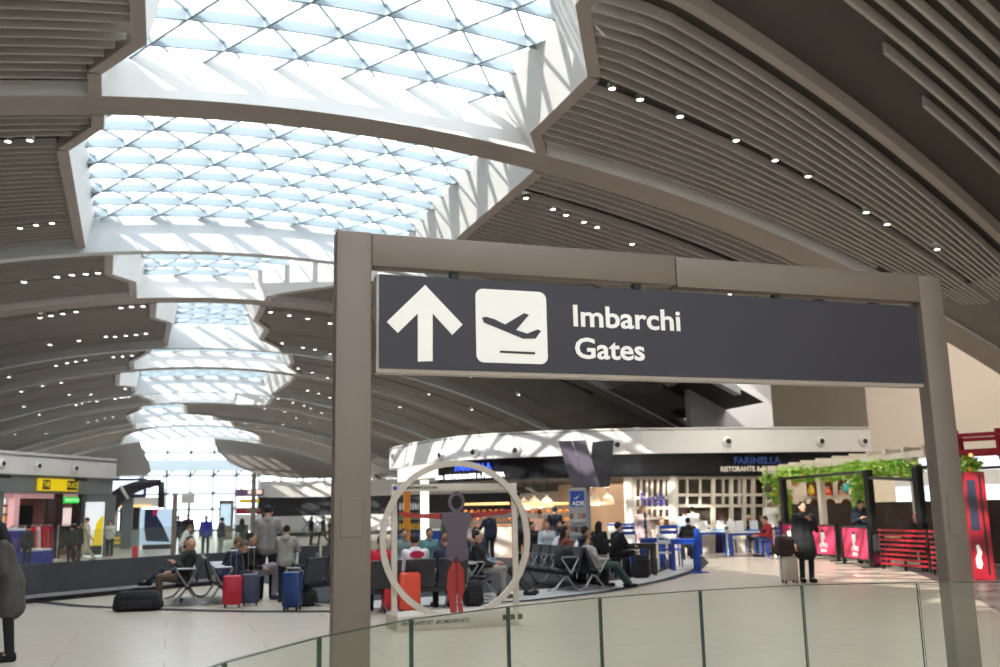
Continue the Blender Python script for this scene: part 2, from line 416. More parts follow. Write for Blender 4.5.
# downlights set into the slats
LAMP = mat('lamp_glow', (255,252,244), .4, 0, .01, 3, emit=13.0)
proto = MB().lathe([(.0,.0),(.064,.0),(.064,.02),(0,.02)], n=12); rim = MB().lathe([(.065,.10),(.065,-.012),(.09,-.012),(.09,.10)], n=12, cap=False)
SPOT = {
 'small round white downlight in the black slot of the slatted ceiling above the sign': [(612,87),(640,98),(680,115),(736,139),(775,159),(808,175),(866,211),(887,223),(937,248)],
 'small round white downlight in the slatted ceiling just over the sign frame': [(526,197),(553,208),(566,214),(584,221),(597,226),(632,243),(730,293)],
 'small round white downlight in the slatted ceiling at the upper left': [(8,140),(30,139),(20,227),(36,224),(52,222)],
 'small round white downlight in the third ceiling field left of the skylights': [(24,281),(57,276),(72,274),(86,273),(98,272)],
 'small round white downlight in the fourth ceiling field left of the skylights': [(40,317),(51,315),(63,313),(76,311),(121,307),(131.5,306),(143,305.5),(50,344),(79,340),(106,336),(115,336),(126,335),(136,334),(146,333)],
 'small round white downlight in the narrow ceiling field left of the fifth skylight': [(56,365),(67,362.5),(76,361),(86,359.5),(113.5,356.5),(122.5,356),(132,355),(9,376.5)],
 'small round white downlight in the dark ceiling field above the left shop': [(21,391),(43,385),(61,382),(24,406),(91,394),(69,394),(125,388),(39,414),(15,434),(46,433)],
 'tiny white downlight in the far ceiling left of the skylights': [(76,404.5),(82,403),(88,401),(97,401),(115,398.5),(121,397.5),(125,397),(129,396.5),(88,422),(97,420),(105,418),(113,416.5)],
 'small round white downlight in the ceiling field right of the fourth skylight': [(270.6,311.3),(289.4,314.7),(307.7,318),(330,322.6),(282,342.5),(303,347),(315,349),(330,353.3)],
 'small round white downlight in the ceiling field right of the fifth skylight': [(298,368.3),(312,372),(328,377.3)],
 'small round white downlight in the ceiling field right of the sixth skylight': [(308,390),(319,393),(330,397),(278.5,398.3),(292.7,402),(304,405.5),(311,408),(321.6,412.5)],
 'tiny white downlight in the far ceiling right of the skylights': [(264.6,408),(272,408),(284,411.5),(296,417.5),(310,422),(196.8,414.5),(203.5,415.6),(211.5,416.8),(221.5,418),(231.6,420),(245,423),(258,426.4),(283,424),(318.6,439),(273,431),(240,433),(248,432)],
 'small round white downlight in the ceiling seen between the sign and the snack bar roof': [(389,373.5),(471,376),(429,394),(518.6,394),(472,409),(400,406.5),(371,414.6),(392,424),(385,437),(411,430)],
}
for lab, pts in SPOT.items():
    for x, y in pts:
        p = V(x, y)
        o = proto.build('ceiling_downlight', LAMP) if 'dl0' not in globals() else dl0.copy()
        if 'dl0' not in globals(): dl0 = o; rim.build('rim', M_chrome, o)
        else:
            C.objects.link(o); r_ = dl0.children[0].copy(); r_.parent = o; C.objects.link(r_)
        sc = 1.0 if p.y < 30 else 1.35 if p.y < 60 else 1.6
        o.location = p+Vector((0,0,-.03)); o.scale = (sc,)*3
        tag(o, lab, 'ceiling light', 'downlights: '+lab.split(' downlight ')[1])
# ------------------------------------------------------------------ floor, outer walls
mb = MB(); mb.box(-30, 40, -14, 135, -.3, 0); structure(mb.build('floor', M_floor))
def flat(name, pts, m, z=.004, th=.004):
    mb = MB(); mb.prism(pts, lambda u, v, t: (u, v, z-th+th*t)); return structure(mb.build(name, m))
def gp(*L): return [tuple(G(x, y)[:2]) for x, y in L]
arc_in = gp((268,584),(285,600),(330,604),(400,599),(500,592.5),(560,588),(620,580),(655,574),(674,567),(668,559))
flat('floor_dark_inlay', arc_in+[(11,33),(9.5,36),(5,36),(1.6,27)], M_floor_dark)
def offs(L, d):
    out = []
    for i, p in enumerate(L):
        a = Vector(L[max(i-1,0)]); b = Vector(L[min(i+1,len(L)-1)]); t = (b-a).normalized(); out.append((p[0]+t.y*d, p[1]-t.x*d))
    return out
arc_out = gp((20,599),(90,606),(170,609),(250,611),(330,611),(400,607),(520,601),(600,592),(660,580),(690,571),(700,563),(694,556)); o3 = offs(arc_out, .26)
M_ring = mat('pale_stone', (206,205,202), .3, 0, .03, 2)
def resamp(L, n):
    d = [0]
    for p, q in zip(L, L[1:]): d.append(d[-1]+(Vector(q)-Vector(p)).length)
    return [(interp(list(zip(d, [p[0] for p in L])), d[-1]*i/n), interp(list(zip(d, [p[1] for p in L])), d[-1]*i/n)) for i in range(n+1)]
def strip(name, A, B, m, z):
    A, B = resamp(A, 40), resamp(B, 40); mb = MB()
    mb.add([(x, y, z) for x, y in A+B], [(i, i+1, 42+i, 41+i) for i in range(40)]); return structure(mb.build(name, m))
strip('floor_pale_ring', arc_in[2:], arc_out[4:], M_ring, .0065)
strip('floor_dark_ring', arc_out, o3, M_floor_dark, .008)
flat('floor_dark_wedge', gp((898,566),(940,583),(975,598),(1015,622))+[(13,9.5),(20,12),(22,17),(17.6,21.5)], mat('brown_stone', (104,94,96), .3, 0, .06, 2))
mb = MB(); mb.box(33, 33.3, -14, 130, 0, 13); structure(mb.build('wall_right', M_beige))
mb = MB(); mb.box(-24.3, -24, -14, 130, 0, 13); structure(mb.build('wall_left', M_white))
mb = MB(); mb.box(-24.3, 33.3, -14.3, -14, 0, 13); structure(mb.build('wall_behind', M_white))  # unseen wall added to cut fill light from behind
mb = MB(); mb.box(19.9, 34, -14, 130, 9.6, 9.9); mb.box(-24, -15.2, -14, 130, 9.6, 9.9); mb.box(19.95, 20.1, -14, 31, 6.6, 9.8); mb.box(24.5, 24.7, 36, 130, 5.6, 9.8); mb.box(-17.9, -17.7, -14, 130, 5.6, 9.8); structure(mb.build('roof', M_white))  # side-hall slabs and closing walls, added to keep out sky and sun
def xz(name, L, y, m): mb = MB(); mb.prism([(((a-170)/8.65), 1.6+(519-b)/8.65) for a, b in L], lambda u, v, t: (u, y+.4*t, v)); return structure(mb.build(name, m))
xz('wall_end', [(-40,479),(147,479),(151,476),(149,467),(143,455),(138,441),(-40,441)], 110.2, M_plate)
xz('wall_end', [(460,483),(280,483),(245,478),(222,468),(210,456),(206,443),(208,438),(460,441)], 110.2, M_plate)
# glazed end wall far away under the vault
mb = MB()
for i in range(22): mb.bar((-24+2.6*i,118,0), (-24+2.6*i,118,12), .30, .3)
for z in (0.2, 2.6, 4.4, 6.5, 9.2): mb.bar((-24,118,z), (33,118,z), .3, .3)
for i in range(22):
    for k, z in enumerate((4.4, 6.5)): mb.bar((-24+2.6*i,118,z), (-21.4+2.6*i,118,z+2.1), .26, .2)
structure(mb.build('window_3', M_steelbar))
mb = MB(); mb.box(-24,33,117.6,118.2,7.0,8.3); structure(mb.build('trim_3', M_steelbar))
mb = MB(); mb.box(-24,33,118.15,118.2,0,12); structure(mb.build('window_4', M_skypane))
# ------------------------------------------------------------------ sign gantry (in focus, 6.3 m away)
YS = 6.3
fr = empty('sign_gantry', (3.58, YS, 0))
tag(fr, 'large taupe steel portal frame standing behind the glass balustrade and carrying the sign', 'frame')
def ploc(o): o.location = -Vector(fr.location); return o
mb = MB(); mb.cbox(1.002, 1.247, YS, YS+.13, 0, 3.525, .012); pl = ploc(mb.build('post', M_frame, fr, 40))
mb = MB(); mb.cbox(5.945, 6.185, YS, YS+.13, 0, 3.505, .012); pr = ploc(mb.build('post', M_frame, fr, 40))
mb = MB(); mb.cbox(1.247, 3.615, YS, YS+.13, 3.285, 3.520, .012); mb.cbox(3.62, 5.945, YS, YS+.13, 3.27, 3.512, .012)
ploc(mb.build('crossbeam', M_frame, fr, 40))
def hatch(x0, x1, z0, z1, par, face='y'):
    mb = MB()
    if face == 'y':
        mb.cbox(x0, x1, YS-.006, YS+.01, z0, z1, .004)
        for x in (x0+.02, x1-.02):
            for z in (z0+.02, z1-.02): mb.lathe([(.006,-.004),(.006,.004)], (x, YS-.006, z), 8, Matrix.Rotation(PI/2, 3, 'X'))
    else:
        mb.cbox(x0-.006, x0+.01, YS+.05, YS+.25, z0, z1, .004)
    o = mb.build('access_hatch', M_frame, par); return o
hatch(1.045, 1.195, 1.455, 1.71, pl); hatch(5.995, 6.135, 1.34, 1.68, pr)
for x in (1.85, 3.30, 4.55):
    mb = MB(); mb.cbox(x-.03, x+.03, YS+.04, YS+.1, 3.24, 3.3, .006); ploc(mb.build('hanger', M_dark, fr))
sg = empty('direction_sign', (3.6, YS, 2.55))
tag(sg, 'long dark sign with white arrow, aircraft pictogram and the words Imbarchi Gates', 'sign')
M_signf = mat('sign_navy_grey', (44,41,50), .38, 0, .03, 2); M_signw = mat('sign_white', (244,240,232), .5, 0, .01, 3, emit=.06)
SX0, SX1, SZ0, SZ1 = 1.30, 5.895, 2.575, 3.232
lo = lambda o: (setattr(o, 'location', -Vector(sg.location)), o)[1]
mb = MB(); mb.cbox(SX0-.02, SX1+.012, YS+.02, YS+.12, SZ0-.03, SZ1+.003, .01); lo(mb.build('housing', mat('sign_housing', (176,166,155), .45, .2, .03, 3), sg, 40))
mb = MB(); mb.box(SX0, SX1, YS+.008, YS+.03, SZ0, SZ1); lo(mb.build('sign_face', M_signf, sg))
def spx(L): return [(AY(x, y, YS).x, AY(x, y, YS).z) for x, y in L]
pf = lambda u, v, t: (u, YS+.008-.006*t, v)
mb = MB(); mb.prism(spx([(425.2,284.8),(386.9,321.7),(398,332.8),(418,313.2),(418,361.4),(432.8,361),(432.8,313.2),(452.4,334.8),(462.8,324.5)]), pf)
lo(mb.build('arrow', M_signw, sg))
a, b = AY(475.5, 288.2, YS), AY(548.2, 364.3, YS)
def rrect(x0, x1, z0, z1, r, n=6):
    P = []
    for cx, cz, s in ((x1-r, z1-r, 0), (x0+r, z1-r, 90), (x0+r, z0+r, 180), (x1-r, z0+r, 270)):
        for i in range(n+1): t = math.radians(s+90*i/n); P.append((cx+r*math.cos(t), cz+r*math.sin(t)))
    return P
mb = MB(); mb.prism(rrect(a.x, b.x, b.z, a.z, .055), pf); lo(mb.build('pictogram_tile', M_signw, sg))
plane = [(482,317.5),(486,316.8),(494,319),(505,324.5),(524,313.2),(529,314.8),(516,330),(527,333.6),(537.5,329.5),(541,331),(535.5,338.6),(523,338.6),(500,329),(484,322.5)]
mb = MB(); mb.prism(spx(plane), lambda u, v, t: (u, YS+.002-.004*t, v)); q = spx([(500,350.6),(535,352.2),(535,354.4),(500,352.8)])
mb.prism(q, lambda u, v, t: (u, YS+.002-.004*t, v)); lo(mb.build('aircraft_symbol', M_signf, sg))
for body, (xa, xb, y0, y1) in (('Imbarchi', (572,679.3,304.8,325.4)), ('Gates', (574.8,644.5,337.6,357.6))):
    p0 = AY(xa, y1, YS); p1 = AY(xb, y1+1.5, YS)
    ph = AY(xa, y0, YS).z - p0.z
    t = text('lettering', body, ph/.69, M_signw, sg, Vector((p0.x, YS+.006, p0.z))-Vector(sg.location), (PI/2, 0, 0), .0045)
    t.scale.x = (p1.x-p0.x)/text_width(t)
# ------------------------------------------------------------------ curved glass balustrade in front
rail = empty('glass_balustrade', (2.4, 4.8, 0)); tag(rail, 'curved frameless glass balustrade running across the foreground', 'railing')
RP = [(-.35,2.2),(-.12,3.0),(.20,3.64),(.61,4.18),(1.12,4.66),(1.73,4.99),(2.37,5.21),(3.10,5.33),(3.84,5.33),(4.55,5.10),(5.1,4.72),(5.55,4.2)]
for i in range(len(RP)-1):
    p, q = Vector(RP[i]), Vector(RP[i+1]); d = (q-p).normalized(); n = Vector((d.y, -d.x))*.008
    p2, q2 = p+d*.005, q-d*.005
    mb = MB(); pts = [p2+n, q2+n, q2-n, p2-n]
    mb.hexa([(v.x,v.y,.03) for v in pts]+[(v.x,v.y,1.10) for v in pts]); g = mb.build('glass_panel', M_glass, rail); g.location = -Vector(rail.location)
    mb = MB()
    for e in (p+d*.006, q-d*.006): mb.bar((e.x,e.y,.03), (e.x,e.y,1.095), .0035, .015, (n.x,n.y,0))
    mb.bar((p2.x,p2.y,1.099), (q2.x,q2.y,1.099), .015, .005)
    mb.build('panel_edge', M_glassedge, g)
mb = MB()
for p, q in zip(RP, RP[1:]): mb.bar((p[0],p[1],.05), (q[0],q[1],.05), .09, .1)
mb.build('base_channel', M_chrome, rail).location = -Vector(rail.location)
# ------------------------------------------------------------------ ring and square photo installation
pA = G(397, 632.3); YI = pA.y
ins = empty('photo_installation', (3.7, YI+.25, 0)); tag(ins, 'beige ring and square frame on a low plinth with a grey and red standing figure', 'installation')
M_ins = mat('beige_laminate', (205,194,180), .5, 0, .03, 3); MI_g = clear('smoky_acrylic', (112,100,112), .82, .05); MI_r = clear('red_acrylic', (176,66,64), .85, .05)
li = lambda o: (setattr(o, 'location', -Vector(ins.location)), o)[1]
xl, xr = AY(397, 632.3, YI).x, AY(520, 624.4, YI).x; zt = AY(460, 613.5, YI).z
mb = MB(); mb.cbox(xl, xr, YI, YI+.75, 0, zt, .008); li(mb.build('plinth', M_ins, ins, 40))
yR = YI+.06
c0, cL, cR = AY(455, 540, yR), AY(379.8, 541, yR), AY(530.2, 538, yR); RO = (cR.x-cL.x)/2
ztop, zbot = AY(456, 460.3, yR).z, zt-.0; cx, cz = (cL.x+cR.x)/2, ztop-RO
mb = MB(); n = 64; vs = []; fs = []
for i in range(n):
    t = 2*PI*i/n
    for r, y in ((RO, yR), (RO-.085, yR), (RO-.085, yR+.05), (RO, yR+.05)): vs.append((cx+r*math.cos(t), y, cz+r*math.sin(t)))
for i in range(n):
    a, b = i*4, ((i+1) % n)*4
    for k in range(4): fs.append((a+k, b+k, b+(k+1) % 4, a+(k+1) % 4))
mb.add(vs, fs); li(mb.build('ring', M_ins, ins, 40))
bl, br = AY(395.3, 545, yR).x, AY(516.8, 545, yR).x; tb = AY(455, 483.5, yR).z
for x in (bl, br):
    mb = MB(); mb.cbox(x-.04, x+.04, yR+.055, yR+.105, zt, tb, .004); li(mb.build('upright', M_ins, ins, 40))
mb = MB(); mb.cbox(bl+.04, br-.04, yR+.055, yR+.105, tb-.10, tb, .004); li(mb.build('top_bar', M_ins, ins, 40))
t = text('lettering', 'AEROPORTI DI ROMA', .05, M_black, ins, Vector((bl+.15, yR+.054, tb-.07))-Vector(ins.location), (PI/2,0,0), .001)
mb = MB(); mb.prism([(bl-.02,tb-.08),(bl+.035,tb-.08),(bl+.035,tb-.03),(bl-.02,tb-.03)], lambda u,v,t: (u, yR+.055-.003*t, v)); li(mb.build('blue_badge', M_blue, ins))
fy = yR+.075
def ipx(L): return [(AY(x, y, fy).x, AY(x, y, fy).z) for x, y in L]
ff = lambda u, v, t: (u, fy-.006+.012*t, v)
mb = MB(); mb.prism(ipx([(446,512),(469,512),(474,515),(472.5,520),(467.5,530),(466.5,541),(468.5,552),(468,559),(457,563),(446.5,559),(445.5,552),(447.5,541),(446.5,530),(441,520),(439.5,515)]), ff); li(mb.build('torso', MI_g, ins))
mb = MB(); hc = AY(456.5, 502, fy); n = 28; vs = []; fs = []
for i in range(n):
    t = 2*PI*i/n
    for r, y in ((.152,fy-.006),(.095,fy-.006),(.095,fy+.006),(.152,fy+.006)): vs.append((hc.x+r*.82*math.cos(t), y, hc.z+r*math.sin(t)))
for i in range(n):
    a, b = i*4, ((i+1) % n)*4
    for k in range(4): fs.append((a+k, b+k, b+(k+1) % 4, a+(k+1) % 4))
mb.add(vs, fs); li(mb.build('head_ring', MI_g, ins))
for L in ([(442,513.5),(441,519),(420,518),(405,517.5),(399,515),(399,511.5),(408,512.5),(422,514)], [(471,513),(472,518),(490,516),(505,514),(511,512),(511,508.5),(503,509.5),(488,512)]):
    mb = MB(); mb.prism(ipx(L), ff); li(mb.build('arm', MI_r, ins))
for L in ([(455.5,556),(448,572),(446.5,588),(449,602),(451,616.5),(457,616),(456.5,602),(456.5,588)], [(456.5,556),(464,571),(464.5,588),(461.5,602),(464,614),(470,615.5),(470,616.5),(459,616.5),(457.5,602),(457.5,588)]):
    mb = MB(); mb.prism(ipx(L), ff); li(mb.build('leg', MI_r, ins))
t = text('lettering', '#ROMEAIRPORT  #ROMEAIRPORTS', .075, M_black, ins, Vector((xl+.06, YI-.003, zt*.40))-Vector(ins.location), (PI/2,0,0), .001); t.scale.x = 1.02*(AY(468,622,YI).x-xl-.06)/text_width(t)
for k in range(3):
    mb = MB(); x = AY(502.5, 618, YI).x+k*.115
    mb.prism(rrect(x, x+.075, zt*.38, zt*.38+.075, .015), lambda u,v,t: (u, YI-.003*t, v)); li(mb.build('icon', M_black, ins))
# ------------------------------------------------------------------ stairwell parapet at the left
par = [(-7.2,24.2)] + [tuple(G(x, y)[:2]) for x, y in ((0,607),(40,602),(100,596),(140,592),(175,588),(215,585),(262,582))]
po = empty('stairwell_parapet', (-1.5,23,0)); tag(po, 'curved dark grey parapet with glass screens around the floor opening behind the bench', 'parapet')
lp = lambda o: (setattr(o, 'location', -Vector(po.location)), o)[1]
mb = MB(); mb.wall(par, .16, .76, -.12); lp(mb.build('wall_panel', mat('parapet_grey', (62,64,70), .45, 0, .12, 2), po))
mb = MB(); mb.wall(par, .0, .10, .05); lp(mb.build('kickboard', M_black, po))
mb = MB(); mb.wall(par, .10, .16, .12); lp(mb.build('ledge', mat('ledge_grey', (150,152,156), .4, 0, .05, 2), po))
for p, q in zip(par, par[1:]):
    p, q = Vector(p), Vector(q); k = max(1, round((q-p).length/1.3))
    for i in range(k):
        a, b = p+(q-p)*(i/k), p+(q-p)*((i+1)/k); d = (b-a).normalized()*.012
        mb = MB(); n = Vector((d.y,-d.x)).normalized()*-.06
        mb.bar((a.x+d.x+n.x,a.y+d.y+n.y,1.09), (b.x-d.x+n.x,b.y-d.y+n.y,1.09), .014, .66); lp(mb.build('glass_panel', M_glass, po))
# bright tiled ledge of the opening's far side
# ------------------------------------------------------------------ restaurant pavilion (right of centre)
FT, FB, FD = 4.4, 3.5, 2.72
pav = [(10.8,44),(9.6,42.7),(8.98,41.3),(8.86,39.8),(9.05,37.7),(9.4,35.9),(10.0,34.2),(11.0,32.7),(12.4,31.7),(14,30.8),(15.6,30.2),(18.4,29.6),(21.4,29.2),(24.4,29.0)]
pv = empty('snack_bar_pavilion', (16,31,0)); tag(pv, 'long curved white fascia pavilion with dark shop front band and pale window wall', 'pavilion')
lv = lambda o: (setattr(o, 'location', -Vector(pv.location)), o)[1]
M_fascia = mat('fascia_white', (222,220,216), .5, 0, .02, 1)
mb = MB(); mb.wall(pav, FB, FT, -.25); lv(mb.build('fascia', M_fascia, pv))
mb = MB(); mb.prism(pav+[(24.4,45.5)], lambda u, v, t: (u, v, FT-.1+.06*t)); lv(mb.build('roof', M_plate, pv))
ip = offs(pav, -.35)
mb = MB(); mb.wall(ip[5:], FD, FB+.02, -.2); lv(mb.build('sign_band', mat('sign_band_black', (22,22,26), .25, 0, .1, 2), pv))
mb = MB(); mb.wall(ip[2:6], FD+.25, FB+.02, -.2); lv(mb.build('lit_panel', mat('lit_white', (250,246,238), .5, 0, .01, 2, emit=.9), pv))
mb = MB(); mb.prism(ip+[(24.0,45)], lambda u, v, t: (u, v, FD+.02+.06*t)); lv(mb.build('inner_ceiling', M_dark, pv))
mb = MB(); mb.wall(offs(pav[:13], -7.5)[3:], 0, FD, -.1); lv(mb.build('back_wall', mat('bar_back_wall', (196,168,140), .6, 0, .1, .8), pv))
# round air nozzles on the fascia
noz = MB().lathe([(.16,0),(.19,.03),(.19,.06),(.12,.13),(.10,.14)], n=16); eye = MB().lathe([(.098,.12),(.098,.145)], n=12)
def fascia_point(px, py, path, z):
    d = ray(px, py); best = None
    n_ = len(path)-2
    for i_, (a, b) in enumerate(zip(path, path[1:])):
        a, b = Vector(a), Vector(b); e = b-a; den = d.x*e.y-d.y*e.x
        if abs(den) < 1e-6: continue
        s = (a.x*e.y-a.y*e.x)/den; u = (a.x*d.y-a.y*d.x)/den
        if s > 0 and (-.01 <= u or i_ == 0 and u > -3) and (u <= 1.01 or i_ == n_ and u < 3) and (best is None or s < best[0]): best = (s, Vector((d.x*s, d.y*s, H+d.z*s)), math.atan2(e.y, e.x))
    return best[1], best[2]
NZ = {'left end of the curved white fascia': [(395,456.5),(442,455),(475,452.5)], 'middle of the curved white fascia under the sign': [(516,450),(617,445)], 'right stretch of the white fascia above the restaurant': [(727,441.5),(820,441.5),(863,441.5)]}
nz0 = None
for k, L in NZ.items():
    for j, (x, y) in enumerate(L):
        p, an = fascia_point(x, y, pav, 0)
        o = noz.build('air_nozzle', M_white, None, 40) if nz0 is None else nz0.copy()
        if nz0 is None: nz0 = o; eye.build('nozzle_opening', M_black, o)
        else: C.objects.link(o); e_ = nz0.children[0].copy(); e_.parent = o; C.objects.link(e_)
        o.location = p; o.rotation_euler = (PI/2, 0, an)
        pos = [['first', 'second', 'third'], ['left', 'right'], ['left', 'middle', 'right']][list(NZ).index(k)][j]
        tag(o, f'white air nozzle, {pos} one on the {k}', 'air nozzle', 'air nozzles on the pavilion fascia')
# lettering on the dark band
M_tb = mat('letter_blue', (40,70,220), .4, 0, .02, 3, emit=1.4); M_tw = mat('letter_white', (240,240,244), .4, 0, .02, 3, emit=1.2)
M_tb2 = mat('letter_dark_blue', (26,52,110), .4, 0, .02, 3, emit=.15); M_tg = mat('letter_pale', (196,186,172), .4, 0, .02, 3, emit=.25)
def put_text(body, px0, px1, py, hpx, m, path, bold=.01):
    p0, an = fascia_point(px0, py, path, 0); p1, _ = fascia_point(px1, py, path, 0)
    w = (p1.xy-p0.xy).length; an = math.atan2(p1.y-p0.y, p1.x-p0.x); h = hpx*DEP(p0)/F
    t = text('lettering', body, h/.69, m, pv, p0+Vector((math.sin(an)*.06, -math.cos(an)*.06, 0))-Vector(pv.location), (PI/2,0,an), bold)
    t.scale.x = w/text_width(t); return t
ip2 = offs(pav, -.04)
for body, x0, x1, y, h, m in (('FARINELLA', 456, 492, 471, 6, M_tb), ('RISTORANTE & PIZZERIA', 446, 506, 479.5, 4.2, M_tw), ('ADR', 437, 445, 479.5, 3, M_tw)):
    put_text(body, x0, x1, y, h, m, ip2)
put_text('FARINELLA', 733, 780, 464, 6.5, M_tb2, ip2); put_text('RISTORANTE & PIZZERIA', 720, 785, 471.5, 4.6, M_tg, ip2)
# window wall and columns on the front
M_win = mat('window_white', (226,216,198), .5, 0, .02, 2)
wp = offs(pav, -.6)
def along(x): p, an = fascia_point(x, 500, wp, 0); return p, an
def front_bar(mb, x0, y0, x1, y1, w):
    a, _ = fascia_point(x0, y0, wp, 0); b, _ = fascia_point(x1, y1, wp, 0); mb.bar(a, b, w, .1, (0,-1,0) if abs(x0-x1) < 3 else (0,0,1))
mb = MB()
for x in (634,676,713,731,744,753,765): front_bar(mb, x, 477.5, x, 553, .14)
for y in (478,498,508,518,531): front_bar(mb, 634, y, 671, y, .10); 
for y in (478,495,506,526): front_bar(mb, 676, y, 762, y-.3, .12)
for x in (641,647,652,658,664): front_bar(mb, x, 478, x, 518, .055)
for x in (687,700,723,739): front_bar(mb, x, 478, x, 506, .06)
lv(mb.build('window_grid', M_win, pv))
for x, w in ((629,.34),(673,.36)):
    mb = MB(); p, an = along(x); mb.lathe([(w/2,0),(w/2,FD)], (p.x,p.y,0), 14); lv(mb.build('column', mat('column_white', (230,224,212), .5, 0, .02, 2), pv, 40))
mb = MB(); a, _ = fascia_point(634,531,wp,0); b, _ = fascia_point(713,531,wp,0); c_, _ = fascia_point(731,531,wp,0); d_, _ = fascia_point(763,531,wp,0)
for u, v in ((a,b),(c_,d_)):
    mb = MB(); mb.bar((u.x,u.y+.05,.42), (v.x,v.y+.05,.42), .12, .84); lv(mb.build('window_base', M_win, pv))
mb = MB()
for u, v in ((a,b),(b,c_),(c_,d_)): mb.bar((u.x,u.y+.1,1.75), (v.x,v.y+.1,1.75), .012, 1.9)
lv(mb.build('glass_pane', clear('shop_pane', (150,140,130), .10, .10), pv))
for x0, x1, c_ in ((634,672,(150,136,130)),(673,768,(58,46,42))):  # added backdrops: film tone at left, interior darkness painted in at right
    q = offs(pav, -2.0); a_, b_ = fascia_point(x0-4,500,q,0)[0], fascia_point(x1+2,500,q,0)[0]
    mb = MB(); mb.wall([a_.xy, b_.xy], 0, 2.7, -.1); lv(mb.build('interior_backdrop', mat('backdrop_%d' % x0, c_, .6, 0, .25, 1.2), pv))
mb = MB(); u, v = fascia_point(714,550,wp,0)[0], fascia_point(730,550,wp,0)[0]
mb.box(u.x, v.x, u.y+.06, u.y+.12, 0, 2.05); lv(mb.build('door', mat('oxblood_door', (84,32,30), .4, 0, .1, 3), pv))
p0, _ = fascia_point(639, 505, wp, 0); p1, _ = fascia_point(664, 505, wp, 0)
t = text('window_lettering', 'Farinella', .62, mat('window_blue', (72,70,168), .5, 0, .03, 3, emit=.1), pv, Vector((p0.x, p0.y-.1, 1.72))-Vector(pv.location), (PI/2,0,math.atan2(p1.y-p0.y,p1.x-p0.x)), .006); t.scale.x = (p1.xy-p0.xy).length/text_width(t)
# end of the pavilion, upper walls behind it
mb = MB(); wl = [(24.4,29.05),(34,22.3)]; mb.wall(wl, 3.25, 9.5, -.3); structure(mb.build('wall_back', M_beige))
mb = MB(); mb.wall(wl, 0, 1.65, -.3); mb.wall(wl, 2.2, 2.72, -.3); structure(mb.build('wall_back', M_white))
mb = MB()
for s in range(9):
    t = s/8; x, y = 24.4+9.6*t, 29.05-6.75*t+.1; mb.bar((x,y,1.6), (x,y,3.3), .1, .12)
structure(mb.build('window_5', M_white))
mb = MB(); mb.wall([(24.4,29.35),(34,22.6)], 1.6, 3.3, -.02); structure(mb.build('window_6', mat('bright_window', (222,232,240), .4, 0, .02, 1, emit=1.0)))
mb = MB(); mb.box(20.4, 24.4, 35.0, 35.4, 4.3, 9.6); structure(mb.build('wall_back', mat('grey_wall', (150,148,148), .7, 0, .04, 1)))
# ------------------------------------------------------------------ people
def fabric(rgb, r=.85): return mat('cloth_%d_%d_%d' % rgb, rgb, r, 0, .12, 9)
SKIN = mat('skin', (198,150,124), .55, 0, .04, 8); SKIN2 = mat('skin_tan', (160,112,88), .55, 0, .04, 8)
M_eye = mat('eye_dark', (30,22,20), .3); M_lip = mat('lip', (150,80,76), .5)
ARMS = {'down':((.05,-.03,-.29),(.06,.04,-.54)), 'phone':((.05,.03,-.28),(-.06,.25,-.18)), 'lap':((.06,.06,-.28),(-.05,.29,-.36)),
 'table':((.08,.15,-.24),(-.03,.40,-.22)), 'chest':((.09,.04,-.28),(-.09,.17,-.06)), 'pull':((.08,-.10,-.27),(.12,-.24,-.46)),
 'ear':((.10,.10,-.24),(-.06,.12,.10)), 'side':((.16,.0,-.24),(.10,.22,-.34)), 'cross':((.07,.06,-.28),(-.22,.22,-.18)), 'pocket':((.11,-.06,-.28),(.05,.06,-.46))}
def rot_x(p, a): c, s = math.cos(a), math.sin(a); return Vector((p[0], p[1]*c-p[2]*s, p[1]*s+p[2]*c))
def remesh(mb, vox, smooth=4):
    me = bpy.data.meshes.new('tmp'); me.from_pydata(mb.v, [], mb.f)
    o = bpy.data.objects.new('tmp', me); C.objects.link(o)
    r = o.modifiers.new('r', 'REMESH'); r.mode = 'VOXEL'; r.voxel_size = vox
    s = o.modifiers.new('s', 'SMOOTH'); s.factor = .5; s.iterations = smooth
    bpy.context.view_layer.update()
    out = bpy.data.meshes.new_from_object(o.evaluated_get(bpy.context.evaluated_depsgraph_get()))
    bpy.data.objects.remove(o); bpy.data.meshes.remove(me)
    out.polygons.foreach_set('use_smooth', [True]*len(out.polygons)); return out
